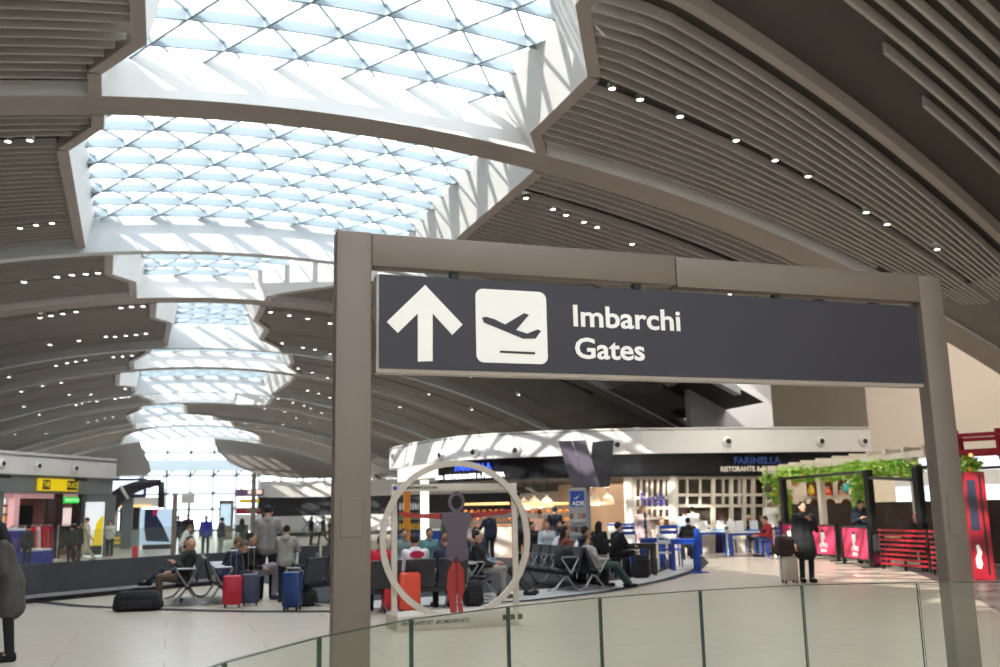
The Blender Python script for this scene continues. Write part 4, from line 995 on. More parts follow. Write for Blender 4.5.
for i, (x, y, Y) in enumerate(((524,504,33.2),(534.5,502.5,33.0),(547,502,32.8),(594,500,32.0),(608,499,31.6))):
    p = AY(x, y, Y)
    if lp0 is None:
        lp0 = r = empty('pendant_lamp'); LP.build('lamp_shade', mat('lamp_shade', (252,226,190), .6, 0, .03, 3, emit=.3), r, True)
        mb = MB(); mb.ell((0,0,.12), (.07,.07,.09)); mb.build('bulb', M_warm, r, True)
        mb = MB(); mb.tube([(0,0,.40),(0,0,1.4)], .012, 6); mb.build('cord', M_black, r)
    else: r = copy_tree(lp0)
    r.location = (p.x, p.y, p.z-.2); pendant_light(p+Vector((0,0,-.3)), 45)
    tag(r, ['dome pendant lamp hanging leftmost over the snack bar','dome pendant lamp second from left over the snack bar','dome pendant lamp third from left over the snack bar','dome pendant lamp half hidden behind the screen pole','dome pendant lamp rightmost, beside the white column'][i], 'pendant lamp', 'pendant lamps over the snack bar')
def counter(name, label, a, b, h, m, top, glow=None, cat='counter', d=.7):
    r = empty(name, (a.x, a.y, 0)); L = (b.xy-a.xy).length; r.rotation_euler = (0,0,math.atan2(b.y-a.y, b.x-a.x))
    mb = MB(); mb.cbox(0, L, 0, d, 0, h-.06, .01); mb.build('body', m, r)
    mb = MB(); mb.cbox(-.03, L+.03, -.04, d, h-.06, h, .01); mb.build('worktop', top, r)
    if glow:
        mb = MB()
        for z in (h+.12, h+.42): mb.cbox(.05, L-.05, .1, d-.1, z, z+.02, .004)
        mb.build('glass_shelf', M_wood, r)
        mb = MB(); mb.cbox(.05, L-.05, .12, d-.12, h+.70, h+.78, .01); mb.build('light_bar', glow, r)
        mb = MB()
        for k in range(int(L/.22)):
            for z, cc in ((h+.14,0), (h+.44,1)):
                mb.ell((.15+k*.22, d*.4, z+.05), (.08,.10,.05), 8, 6)
        mb.build('pastries', mat('pastry', (196,124,60), .7, 0, .25, 12), r, True); r.children[-1]['kind'] = 'stuff'
    return tag(r, label, cat)
counter('bakery_counter', 'long lit bakery counter with pastries behind the ring installation', G(462,558), G(512,557), 1.15, mat('counter_white', (214,206,196), .5), M_wood, M_warm)
counter('bar_counter', 'wooden bar counter lit under the pendant lamps', G(520,558), G(572,557), 1.1, M_wood, M_wood, M_warm)
counter('drinks_counter', 'blue counter with drinks at the left end of the snack bar', G(430,560), G(462,559), 1.05, M_blue, M_white)
counter('reception_desk', 'white desk with broad blue top in front of the white column', G(609,557), G(633,557), 1.12, M_white, M_blue, None, 'desk')
rk = empty('drinks_fridge'); mb = MB(); mb.cbox(-.5,.5,-.35,.35,0,2.2,.02); mb.build('cabinet', M_dark, rk)
for j in range(5):
    mb = MB(); mb.box(-.44,.44,-.37,-.35,.3+.36*j,.32+.36*j); mb.build('shelf', M_white, rk)
    mb = MB()
    for i in range(9): mb.lathe([(.035,0),(.035,.15),(.015,.2),(.015,.24)], (-.38+.095*i,-.40,.32+.36*j), 8)
    mb.build('bottle_row', fabric([(196,60,50),(60,130,190),(230,180,60),(90,160,90),(220,220,220)][j]), rk)
place(rk, G(412,558).xy, 20, 'tall drinks fridge with rows of bottles left of the lit white post', 'fridge')
mb = MB(); mb.cbox(-.12,.12,-.12,.12,0,2.7,.01); o = mb.build('light_column', mat('glow_white', (255,250,238), .5, 0, .01, 2, emit=1.1)); o.location = G(425,562); tag(o, 'glowing white square column at the left end of the snack bar', 'column')
mb = MB(); mb.cbox(-.10,.10,-.08,.08,0,2.5,.01); o = mb.build('orange_banner', mat('orange', (232,140,40), .6, 0, .05, 3)); o.location = G(407,563); tag(o, 'narrow orange banner at the left corner of the snack bar', 'banner')
mb = MB()
# ------------------------------------------------------------------ tables and people in front of the pale windows
box_leg_table('small blue table beside the standing woman in the pale pink coat', 653, 566, 20, .62, .62, .78, M_blue)
box_leg_table('nearest blue table on the curved pale ring', 685, 570, 20, .75, .6, .80, M_blue)
box_leg_table('blue dining table left of the silver barrier post', 713, 554, 20, 1.05, .8, .8, M_blue, top=M_white)
box_leg_table('blue dining table right of the silver barrier post', 745, 556, 20, 1.1, .8, .8, M_blue, top=M_white)
box_leg_table('black cafe table in front of the man in black', 640, 575, 20, .8, .6, .76, M_black)
chair('tall blue wooden chair behind the white chair', 672, 567, 200, M_blue, .5, 1.15, .52)
chair('white chair in front of the tall blue chair', 667, 570, 30, M_white, .46, .95)
chair('blue chair behind the man in black', 634, 563, 180, M_blue, .5, 1.1, .5)
chair('black chair under the man in black', 618, 577, 80, M_black)
chair('black chair under the dark-haired woman beside the leaflet stand', 600, 573, 60, M_black)
chair('blue chair between the dining tables', 728, 553, 170, M_blue, .46, 1.0)
chair('blue chair under the person in red by the pergola', 772, 556.5, 280, M_blue, .46, .95)
mb = MB(); mb.cbox(-.2,.2,-.15,.15,0,.03,.01); mb.cbox(-.05,.05,-.05,.05,.03,1.08,.01); o = mb.build('barrier_post', M_blue); o.location = G(699,573); tag(o, 'blue square barrier post with a foot plate at the ring edge', 'post')
for x, y, lab in ((728.5,557,'silver barrier post between the two dining tables'), (776,559,'silver barrier post left of the black pergola frame')):
    r = empty('barrier_post'); mb = MB(); mb.lathe([(.17,0),(.17,.02),(.05,.04),(.035,.06),(.035,.98),(.02,1.02)], n=14); mb.build('pole', M_chrome, r, 40)
    mb = MB(); mb.cbox(-.04,.04,-.04,.04,.88,.96,.006); mb.build('belt_head', M_black, r); place(r, G(x,y).xy, 0, lab, 'post')
seated('man in black jacket sitting at the black cafe table', 617, 577, 80, seat=.46, lean=.15, top=(24,24,28), legs=(26,26,28), hair=(30,24,22), arms=('table','table'))
seated('dark long-haired woman in black by the leaflet stand', 600, 573, 60, seat=.46, lean=.05, top=(28,26,28), legs=(32,30,34), hair=(30,22,20), style='long', arms=('table','lap'))
soft_bag('backpack', 'black backpack on the floor under the black cafe table', G(641,578).xy, 10, (20,20,22), .42, .3, .56)
standing('woman with long blond hair in pale pink coat and dark trousers', 645, 563, 175, 505, top=(206,182,184), legs=(34,34,36), hair=(176,118,74), style='long', arms=('down','down'), coat=.55, front=(36,62,56))
seated('brown-haired woman in cream jumper seated behind the tall blue chair', 664, 558, 190, M_white, 'white chair under the brown-haired woman in cream', top=(224,214,202), legs=(70,70,80), hair=(92,60,46), style='long', arms=('table','table'))
standing('waiter in white shirt with his back turned at the window', 695, 555, 10, 506, top=(236,234,230), legs=(36,36,40), hair=(34,26,24), arms=('table','table'))
standing('waiter in pale blue shirt bending left of the white shirt', 686, 556, 40, 509, top=(176,196,214), legs=(40,40,48), hair=(84,56,44), lean=.2, arms=('table','table'))
seated('dark-haired person in black seated with back turned at the left dining table', 690, 560, 20, M_black, 'black chair under the person with back turned at the left dining table', top=(28,26,30), legs=(36,30,70), hair=(26,22,22), arms=('table','table'))
seated('white-haired person in black at the right dining table', 751, 552, 200, M_blue, 'blue chair under the white-haired person in black', top=(36,34,36), legs=(40,38,40), hair=(226,206,188), arms=('table','table'))
standing('white-haired man in white shirt standing beside the pergola', 774, 554.5, 200, 499, top=(238,236,230), legs=(150,146,140), hair=(232,230,226), arms=('phone','down'))
seated('person in dark jacket seated left of the white-haired standing man', 764, 553, 150, M_blue, 'blue chair under the person left of the white-haired man', top=(52,44,46), legs=(34,34,44), hair=(110,80,62), arms=('table','lap'))
seated('person in dark red top and pink jacket seated by the silver post', 772, 556.5, 280, top=(150,44,50), legs=(56,74,120), hair=(48,36,32), arms=('table','table'), lean=.25)
for i, (x, y, s) in enumerate(((722,552,.0),(718,555,.2),(738,556,0),(744,553,.2),(753,557,.1))):
    r = empty('menu_card'); mb = MB(); mb.hexa([(-.13,-.05,0),(.13,-.05,0),(.13,.05,0),(-.13,.05,0),(-.13,-.006,.34),(.13,-.006,.34),(.13,.006,.34),(-.13,.006,.34)]); mb.build('card', M_white, r)
    mb = MB(); mb.cbox(-.15,.15,-.06,.06,0,.02,.006); mb.build('holder', M_chrome, r)
    q = G(713,554) if i < 2 else G(745,556); place(r, (q.x+[-.25,.3,-.42,.0,.35][i], q.y+[.1,-.1,.05,.2,-.1][i]), 20, ['white menu card on the left part of the left dining table','white menu card on the right part of the left dining table','white menu card at the left end of the right dining table','white menu card in the middle of the right dining table','white menu card at the right end of the right dining table'][i], 'menu card', 'menu cards'); r.location.z = .8
for px, lab in ((721,'bright blue tray on the left dining table'), (749,'bright blue tray on the right dining table')):
    q = G(713,554) if px < 730 else G(745,556); r = empty('tray'); mb = MB(); mb.cbox(-.19,.19,-.13,.13,0,.02,.008); mb.build('base', mat('cyan_blue', (40,140,214), .4), r)
    mb = MB()
    for s in (-1,1): mb.cbox(-.19,.19,s*.13-.006,s*.13+.006,.0,.045,.003); mb.cbox(s*.19-.006,s*.19+.006,-.13,.13,0,.045,.003)
    mb.build('edge', mat('cyan_blue', (40,140,214), .4), r); place(r, (q.x+(.1 if px < 730 else .18), q.y-.24), 20, lab, 'tray', 'blue trays'); r.location.z = .8
# ------------------------------------------------------------------ pergola corner at the right
def leaf_mass(mb, path, r, n, size=.09):
    for k in range(n):
        t = random.random()*(len(path)-1); i = int(t); p = Vector(path[i]).lerp(Vector(path[min(i+1,len(path)-1)]), t-i)
        d = Vector((random.gauss(0,1), random.gauss(0,1), random.gauss(0,1))).normalized()*r*random.random()**.5; d.z *= .8
        c = p+d; a = Vector((random.gauss(0,1), random.gauss(0,1), random.gauss(0,.6))).normalized(); b = a.cross(Vector((random.gauss(0,1),random.gauss(0,1),random.gauss(0,1)))).normalized()
        L = size*random.uniform(.7,1.4)
        mb.add([c-a*L, c+b*L*.45, c+a*L, c-b*L*.45], [(0,1,2,3)])
M_leaf = mat('vine_leaf', (150,200,72), .5, 0, .35, 14); M_leaf2 = mat('vine_leaf_pale', (210,230,124), .5, 0, .3, 14)
M_lemon = mat('lemon', (236,190,50), .5, 0, .1, 8)
def pline(L): return [AY(x, y, Y) for x, y, Y in L]
pg = empty('pergola', (18.5,24,0)); tag(pg, 'white wooden pergola beams on posts above the pink banners', 'pergola')
lg = lambda o: (setattr(o, 'location', -Vector(pg.location)), o)[1]
bmA = [AY(764,474,28.6), AY(800,467.5,26.0), AY(860,460,22.6), AY(926,453,19.2)]
for a, b in zip(bmA, bmA[1:]):
    mb = MB(); mb.bar(a, b, .12, .16); lg(mb.build('beam', M_win, pg))
bmB = [p+Vector((1.2,.7,.05)) for p in bmA]
for a, b in zip(bmB, bmB[1:]):
    mb = MB(); mb.bar(a, b, .12, .16); lg(mb.build('beam', M_win, pg))
for i in range(12):
    t = i/11*2.999; k = int(t); a = bmA[k].lerp(bmA[k+1], t-k); b = bmB[k].lerp(bmB[k+1], t-k)
    mb = MB(); mb.bar(a+Vector((-.2,-.1,.14)), b+Vector((.2,.1,.14)), .07, .12); lg(mb.build('rafter', M_win, pg))
for px, Y in ((822,24.9),(917,20.3)):
    q = AY(px, 500, Y); mb = MB(); mb.cbox(q.x-.09, q.x+.09, q.y-.09, q.y+.09, 0, 2.95, .01); lg(mb.build('post', M_win, pg))
def vine(label, path, r, n, fruits, size=.085):
    mb = MB(); leaf_mass(mb, path, r, n, size); r_ = empty('climbing_vine', path[0])
    o = mb.build('leaves', M_leaf, r_, recalc=False); o.location = -Vector(path[0])
    mb = MB(); leaf_mass(mb, path, r*1.05, n//3, size); o = mb.build('leaves', M_leaf2, r_, recalc=False); o.location = -Vector(path[0])
    mb = MB(); mb.tube(path, .025, 6); o = mb.build('stem', M_wood, r_); o.location = -Vector(path[0])
    for k in range(fruits):
        t = (k+.5)/fruits*(len(path)-1); i = int(t); p = Vector(path[i]).lerp(Vector(path[i+1]), t-i)
        mb = MB(); mb.ell((0,0,0), (.055,.055,.07), 8, 6); o = mb.build('lemon', M_lemon, r_, True); o.location = p+Vector((random.uniform(-.2,.2), random.uniform(-.3,-.1), -random.uniform(.0,.25)))-Vector(path[0])
    tag(r_, label, 'vine', None)
vine('leafy lemon vine bunch hanging at the left end of the pergola', pline([(770,478,28.2),(772,488,28.2),(779,497,28.2)]), .36, 420, 4)
vine('leafy vine along the front pergola beam above the woman in black', pline([(782,473,27.4),(800,474,26.0),(822,473,24.9),(845,472,23.5)]), .34, 1300, 9)
vine('leafy vine with lemons along the right half of the pergola beam', pline([(845,471,23.4),(866,469,22.3),(890,468,21.0),(914,470,19.8)]), .33, 1200, 8)
vine('dense hanging vine column coming down beside the man with the phone', pline([(860,478,22.4),(862,492,22.4),(862,507,22.4)]), .27, 700, 5)
vine('thin vine strand climbing beside the left black frame post', pline([(785,490,27.4),(787,503,27.4),(785,515,27.4)]), .20, 220, 2)
vine('small vine tuft between the right signpost and the red totem', pline([(962,464,17.8),(972,464,17.4)]), .25, 200, 2)
# black steel frame with post heads
bf = empty('black_frame', (17.8,22.5,0)); tag(bf, 'thin black steel frame of square posts joined by top rails around the cafe corner', 'frame')
lb = lambda o: (setattr(o, 'location', -Vector(bf.location)), o)[1]
bp = [G(788,556), G(876,566), G(927,572)]; hts = [HZ(bp[0],477), HZ(bp[1],470), HZ(bp[2],467)]
for p, h_ in zip(bp, hts):
    mb = MB(); mb.cbox(p.x-.09,p.x+.09,p.y-.09,p.y+.09,0,h_,.008); lb(mb.build('post', M_black, bf))
mb = MB(); mb.bar((bp[0].x,bp[0].y,hts[0]-.06),(bp[1].x,bp[1].y,hts[1]-.04),.08,.08); lb(mb.build('rail', M_black, bf))
mb = MB(); mb.bar((bp[1].x,bp[1].y,hts[1]-.2),(bp[2].x,bp[2].y,hts[1]-.35),.08,.08); lb(mb.build('rail', M_black, bf))
p2 = G(976,566); mb = MB(); mb.cbox(p2.x+.25,p2.x+.46,p2.y+.3,p2.y+.5,0,2.6,.008); lb(mb.build('post', M_black, bf))
mb = MB(); mb.bar((bp[2].x,bp[2].y,2.45),(p2.x+.35,p2.y+.4,2.45),.07,.07); mb.bar((p2.x+.35,p2.y+.4,2.45),(20.5,16.5,2.45),.07,.07); lb(mb.build('rail', M_black, bf))
# niche wall with hanging lamps
nw = empty('arched_niche_wall', (19.6,29.0,0)); A_, B_ = Vector((19.75,28.55)), Vector((23.2,26.6)); Ln = (B_-A_).length; an = math.atan2(B_.y-A_.y, B_.x-A_.x); nw.location = (A_.x, A_.y, 0); nw.rotation_euler = (0,0,an)
mb = MB(); mb.cbox(0, Ln, .30, .40, 0, 2.95, .01)
NI = []
for px, py in ((812,488),(828,488),(843,488),(815.5,507),(831,507),(847,507)):
    d = ray(px, py); e = (B_-A_).normalized(); den = d.x*e.y-d.y*e.x; s = (A_.x*e.y-A_.y*e.x)/den; u = (A_.x*d.y-A_.y*d.x)/den; NI.append((u, H+d.z*s))
us = sorted(NI); 
def arch_pts(c, z, w, h): return [(c-w/2,z-h/2),(c+w/2,z-h/2)]+[(c+w/2*math.cos(PI*i/10), z+h/2-w/2+w/2*math.sin(PI*i/10)) for i in range(11)]
mb.build('back_panel', mat('niche_inside', (150,104,76), .6, 0, .1, 2), nw)
mb = MB()
for c, z in NI:
    P = arch_pts(c, z, .36, .56); Q = [(c-.29,z-.36),(c+.29,z-.36)]+[(c+.29*max(-1,min(1,1.5*math.cos(PI*i/10))), z+.38) for i in range(11)]
    n = len(P); vs = [(u,-.0,v) for u, v in P]+[(u,.0,v) for u, v in Q]+[(u,.30,v) for u, v in P]+[(u,.30,v) for u, v in Q]; fs = []
    for i in range(n): j = (i+1) % n; fs += [(i,j,n+j,n+i),(i,2*n+i,2*n+j,j),(n+i,n+j,3*n+j,3*n+i)]
    mb.add(vs, fs)
mb.build('niche_surround', mat('niche_cream', (228,212,188), .6), nw)
mb = MB(); z0 = min(z for _, z in NI)-.36
for a, b in ((0, NI[0][0]-.27),(NI[2][0]+.27, Ln)): mb.cbox(a, b, .0, .3, z0, 2.95, .01)
mb.cbox(NI[0][0]-.4, NI[2][0]+.4, .0, .3, NI[0][1]+.37, 2.95, .01); mb.cbox(NI[0][0]-.4, NI[2][0]+.4, 0, .3, z0-.3, z0, .01); mb.cbox(0, Ln, 0, .3, 0, z0-.28, .01)
mb.cbox(NI[0][0]-.4, NI[2][0]+.4, 0, .3, NI[3][1]+.38, NI[0][1]-.37, .01)
mb.build('front_panel', mat('niche_cream', (228,212,188), .6), nw)
tag(nw, 'cream wall with two rows of arched niches behind the pergola', 'wall unit')
ND = ['upper left','upper middle','upper right','lower left','lower middle','lower right']
NC = [(228,120,70),(226,92,52),(214,140,112),(226,150,50),(216,140,50),(190,70,60)]
R_ = Matrix.Rotation(an, 3, 'Z')
for k, (c, z) in enumerate(NI):
    r = empty('vase'); mb = MB(); mb.lathe([(.07,0),(.12,.05),(.14,.16),(.08,.26),(.06,.30),(.08,.34)], n=14); mb.build('body', mat('vase_%d' % k, NC[k], .4), r, 40)
    mb = MB(); mb.lathe([(.075,.33),(.085,.34),(.085,.36),(.07,.36)], n=14, cap=False); mb.build('rim', M_white, r)
    p = Vector((A_.x,A_.y,0))+R_@Vector((c,.16,z-.31)); r.location = p; tag(r, f'coloured ceramic vase standing in the {ND[k]} arched niche', 'vase', 'vases in the niches')
for px, py, Y, col, lab in ((768,488,27.6,(60,52,48),'dark lantern'),(782,490,27.2,(90,40,40),'dark red lantern'),(795,482,27.0,(200,150,90),'amber lantern'),(811,490,26.4,(240,196,60),'yellow lantern'),(845,488,25.0,(70,160,150),'green lantern'),(852,484.5,24.6,(60,150,110),'small green lantern'),(919,486,20.2,(240,170,110),'peach lantern')):
    p = AY(px, py, Y); r = empty('hanging_lantern'); mb = MB(); mb.lathe([(.03,.16),(.06,.12),(.11,.02),(.12,-.08),(.07,-.13),(.02,-.15)], n=12); mb.build('lamp_shade', mat('lantern_%d' % px, col, .5, 0, .05, 4, emit=.15), r, 40)
    mb = MB(); mb.tube([(0,0,.15),(0,0,.75)], .010, 5); mb.build('cord', M_black, r); r.location = p; tag(r, f'{lab} hanging from the pergola' + {768:' near its left end',782:' beside the left black post',795:' above the woman in black',811:' in front of the upper left niche',845:' in front of the upper right niche',852:' beside the hanging vine column',919:' beside the right signpost'}[px], 'lantern', 'lanterns under the pergola')
# dark brown partition behind the cafe corner
ptn = [(19.3,27.0),(19.7,24.5),(20.2,21.5),(20.9,18.5),(21.6,15.5)]
po2 = empty('partition', (19.9,23,0)); tag(po2, 'long dark brown waist-high partition behind the pink banners', 'partition')
for a, b in zip(ptn, ptn[1:]):
    mb = MB(); mb.wall([a, b], 0, 1.60, -.12); mb.build('panel', mat('dark_brown_wood', (58,44,36), .5, 0, .12, 3), po2).location = -Vector(po2.location)
mb = MB(); mb.wall(ptn, 1.60, 1.64, -.16); mb.build('cap_rail', M_black, po2).location = -Vector(po2.location)
# pink banner barriers
def banner(label, a, b, zt, zb):
    r = empty('banner_barrier'); L = (b.xy-a.xy).length; an_ = math.atan2(b.y-a.y, b.x-a.x)
    mb = MB(); mb.hexa([(.05,-.02,zb),(L-.05,-.02,zb),(L-.05,-.0,zb),(.05,-.0,zb),(.05,-.02,zt),(L-.05,-.02,zt),(L-.05,0,zt),(.05,0,zt)]); bn = mb.build('banner', M_pink, r)
    cx = L*.47; cz = zb+(zt-zb)*.62
    mb = MB(); mb.prism([(cx-.13,cz-.10),(cx-.04,cz-.24),(cx+.03,cz-.26),(cx+.02,cz-.10),(cx+.14,cz-.02),(cx+.10,cz+.13),(cx-.10,cz+.16),(cx-.14,cz+.04)], lambda u,v,t: (u,-.021-.003*t,v)); mb.build('emblem', M_signw, bn)
    mb = MB(); mb.prism([(cx-.12,cz+.12),(cx+.10,cz+.13),(cx+.08,cz+.2),(cx-.08,cz+.21)], lambda u,v,t: (u,-.022-.003*t,v)); mb.build('emblem_cap', mat('green_dark', (40,50,44), .6), bn)
    for k, (tx, sz) in enumerate((('OTTO', .17), ('BISTRO', .11))):
        t = text('lettering', tx, sz, M_signw, bn, (cx,-.022,zb+.19-.13*k), (PI/2,0,0), .004, 'CENTER')
    for x in (0, L):
        mb = MB(); mb.cbox(x-.04,x+.04,-.05,.03,0,zt+.08,.006); mb.cbox(x-.06,x+.06,-.25,.25,0,.03,.006); mb.build('post', M_black, r)
    mb = MB(); mb.cbox(0,L,-.03,.0,zt,zt+.05,.006); mb.cbox(0,L,-.03,.0,zb-.05,zb,.006); mb.build('rail', M_black, r)
    r.location = (a.x,a.y,0); r.rotation_euler = (0,0,an_); tag(r, label, 'barrier', 'pink banner barriers')
banner('pink banner barrier left of the woman in black, partly behind her', G(784,556), G(800,557.5), 1.0, .18)
banner('pink banner barrier directly right of the woman in black', G(814,559), G(839,561.5), .98, .18)
banner('pink banner barrier in front of the man with the phone', G(845,564), G(872,568), .98, .20)
# red slatted fence
def red_fence(label, a, b):
    r = empty('slatted_fence'); L = (b.xy-a.xy).length
    for k in range(8):
        mb = MB(); z = .12+.115*k; mb.cbox(0,L,-.02,.02,z,z+.05,.006); mb.build('slat', M_red, r)
    for x in (0, L*.5, L):
        mb = MB(); mb.cbox(x-.03,x+.03,.02,.07,0,1.0,.006); mb.build('post', M_black, r)
    r.location = (a.x,a.y,0); r.rotation_euler = (0,0,math.atan2(b.y-a.y,b.x-a.x)); tag(r, label, 'fence', 'red slatted fences')
red_fence('red slatted fence left of the right signpost', G(882,569), G(929,573.5))
red_fence('red slatted fence between the right signpost and the red totem', G(933,574.5), G(971,579))
tt = empty('totem'); mb = MB(); mb.cbox(-.20,.20,-.13,.13,0,2.22,.015); mb.build('body', M_red, tt)
mb = MB(); mb.prism(rrect(-.17,.0,1.0,2.05,.01), lambda u,v,t: (u,-.131-.004*t,v)); mb.build('poster', mat('poster_navy', (40,46,66), .3, 0, .3, 8), tt)
mb = MB(); mb.cbox(.07,.11,-.14,-.12,.1,2.15,.004); mb.build('groove', M_black, tt)
mb = MB(); mb.prism([(-.14,.25),(-.06,.22),(-.02,.32),(-.05,.45),(-.01,.55),(-.06,.72),(-.12,.70),(-.10,.55),(-.15,.42)], lambda u,v,t: (u,-.131-.004*t,v)); mb.build('emblem', M_signw, tt)
place(tt, G(984,579.5).xy, 30, 'tall red totem with a dark poster right of the right signpost', 'totem')
# red lattice canopy
rl = empty('lattice_canopy', (17.2,15.6,0)); a, b, c = AY(958,455.5,17.2), AY(1003,452,16.2), None
mb = MB(); top = .44
P0, P1 = Vector((a.x,a.y,a.z)), Vector((b.x+1.2,b.y-1.2,a.z)); bk = Vector((1.3,1.2,0))
n = 4
for o_ in (Vector(), bk):
    for z in (.08,top): mb.bar(P0+o_+Vector((-.15,.1,z)), P1+o_+Vector((0,0,z)), .08, .09)
    for i in range(n): q = P0.lerp(P1, i/(n-1)*.98)+o_; mb.bar(q+Vector((0,0,-.06)), q+Vector((0,0,top+.12)), .09, .09)
for i in range(n):
    for z in (.08,top): q = P0.lerp(P1, i/(n-1)*.98)+Vector((0,0,z)); mb.bar(q, q+bk, .07, .07)
o = mb.build('lattice', M_red, rl); o.location = -Vector(rl.location)
mb = MB()
for q in (P1+Vector((.3,-.1,0)), P1+bk+Vector((.6,0,0))): mb.cbox(q.x-.07,q.x+.07,q.y-.07,q.y+.07,0,q.z+.1,.006)
o = mb.build('post', M_red, rl); o.location = -Vector(rl.location)
mb = MB()
for i in range(n): q = P0.lerp(P1, (i+.4)/n); mb.ell((q.x,q.y,q.z+.0), (.045,.045,.05), 8, 6)
o = mb.build('bulb', M_warm, rl); o.location = -Vector(rl.location)
tag(rl, 'red square-bar lattice canopy with small bulbs at the right edge', 'canopy')
# people of the right side
person('woman in black coat and headscarf holding her collar, suitcase at her side', G(808,582.5), 195, h=1.70, arms=('chest','down'), top=(22,22,25), legs=(20,20,22), shoes=(18,18,20), hair=(24,20,24), style='wrap', coat=.62)
sct = suitcase('pale champagne suitcase with brown bag on top beside the woman in black', 790, 583, 10, (186,170,156), .34, .50, .24, .42)
q = G(790,583); soft_bag('handbag', 'dark brown bag resting on the champagne suitcase', (q.x-.08,q.y), 10, (52,36,30), .42, .26, .42, z=.56)
person('man in dark navy hooded jacket standing and looking at his phone', G(864,563), 190, h=1.76, nod=.5, arms=('phone','phone'), top=(30,36,52), legs=(28,28,34), hair=(28,24,24), hood=True)
person('person in dark jacket and patterned red and white cap behind the red fence', G(917,571)+Vector((.9,.9,0)), 180, pose='sit', seat=.5, top=(38,36,40), legs=(30,30,34), hair=(196,120,116), style='cap', arms=('table','table'), nod=.3)
r = empty('bag'); soft_bag('backpack', 'dark backpack hanging over the barrier beside the third pink banner', G(878,567.5).xy, 20, (36,36,40), .34, .24, .5, z=.35); C.objects.unlink(r); bpy.data.objects.remove(r)
suitcase('magenta suitcase behind the black frame post beside the third banner', 880, 567, 30, (150,26,84), .34, .5, .24)
box_leg_table('dark cafe table behind the red slatted fence', 906, 566, 40, .9, .6, .76, M_black, top=M_wood)
# ------------------------------------------------------------------ left shop pavilion
LPATH = [(-13.4,31.1),(-6.46,42.0),(-2.48,48.26)]; lps = empty('clothing_shop', (-6.4,42,0)); tag(lps, 'clothing shop with white fascia, grey band and pink lit interior at the far left', 'shop')
ls = lambda o: (setattr(o, 'location', -Vector(lps.location)), o)[1]
mb = MB(); mb.wall(LPATH+[(-9,53)], 3.5, 4.4, -.3); ls(mb.build('fascia', M_fascia, lps))
mb = MB(); mb.wall(offs(LPATH,-.15), 2.75, 3.5, -.3); ls(mb.build('band', M_grey, lps))
mb = MB(); mb.prism([(-13.4,31.1),(-6.46,42.0),(-2.48,48.26),(-9,53),(-20,36)], lambda u,v,t: (u,v,4.2+.1*t)); ls(mb.build('roof', M_plate, lps))
def lpt(px, z, off=0.0):
    p, an_ = fascia_point(px, 500, offs(LPATH, -.2-off), 0); return Vector((p.x,p.y,z)), an_
def front_panel(px0, px1, z0, z1, off, m, name, th=.12):
    a, an_ = lpt(px0, z0, off); b, _ = lpt(px1, z0, off); mb = MB(); mb.wall([a.xy, b.xy], z0, z1, -th); return ls(mb.build(name, m, lps))
M_shop = mat('shop_pink', (222,172,172), .6, 0, .05, 2, emit=.25); M_col = mat('dark_red_column', (46,22,26), .4, 0, .1, 4)
front_panel(-40,4,0,2.75,.0,M_grey,'wall_panel'); front_panel(82,116,0,2.75,.0,M_grey,'wall_panel')
front_panel(56,63,0,2.75,.0,M_col,'column',.4); front_panel(80,88,0,2.75,.0,M_col,'column',.4); front_panel(15,20,0,2.7,.0,M_shop,'column',.3)
front_panel(4,82,2.55,2.75,.1,M_shop,'lintel')
front_panel(-10,82,0,2.75,3.2,mat('shop_back', (132,84,80), .6, 0, .3, .9),'back_wall'); front_panel(20,34,.0,2.3,1.2,M_black,'display_panel'); front_panel(47,56,0,2.6,1.0,M_black,'display_panel')
for j in range(6):
    o = front_panel(5,15,.5+.36*j,.54+.36*j,.5,M_white,'shelf',.35)
    o = front_panel(5.6,14.4,.55+.36*j,.78+.36*j,.55,fabric([(196,40,60),(214,60,70),(226,90,90),(230,170,120),(236,220,190),(250,250,250)][j]),'folded_clothes',.25)
front_panel(66,79,.9,2.2,2.0,mat('shop_window_glow', (250,226,222), .5, 0, .05, 2, emit=.7),'lit_panel')
def shop_sign(label, px0, px1, z0, z1, m, letters, lm, name='shop_sign', off=-.25):
    a, _ = lpt(px0, z0, off); b, _ = lpt(px1, z0, off); an_ = math.atan2(b.y-a.y,b.x-a.x); L = (b.xy-a.xy).length
    r = empty(name, (a.x,a.y,z0), an_); mb = MB(); mb.cbox(0,L,0,.14,0,z1-z0,.01); mb.build('panel', m, r)
    for tx, f0, f1, bg_ in letters:
        if bg_: mb = MB(); mb.prism(rrect(L*f0,L*f1,(z1-z0)*.1,(z1-z0)*.9,.01), lambda u,v,t: (u,-.004*t,v)); mb.build('dark_field', bg_, r)
        t = text('lettering', tx, (z1-z0)*.62, lm, r, (L*(f0+.015),-.008,(z1-z0)*.30), (PI/2,0,0), .006); t.scale.x = L*(f1-f0-.03)/text_width(t)
    return tag(r, label, 'sign')
M_yel = mat('sign_yellow', (238,206,20), .5, 0, .02, 3, emit=.35); M_navy = mat('sign_dark', (44,46,52), .5)
shop_sign('yellow illuminated shop sign with dark fields on the grey band', 38.5, 77.5, 2.86, 3.36, M_yel, [('THE', .08, .27, M_navy), ('PLACE', .70, .98, M_navy)], M_yel)
shop_sign('green illuminated shop sign above the dark doorway', 64, 80, 2.36, 2.62, mat('sign_green', (26,190,60), .5, 0, .02, 3, emit=.8), [('BENETTON', .06, .94, None)], mat('letter_mint', (190,255,200), .5, 0, .02, 3, emit=.6), off=.05)
nzl = [(1,463.5),(37,466),(74,468.5)]
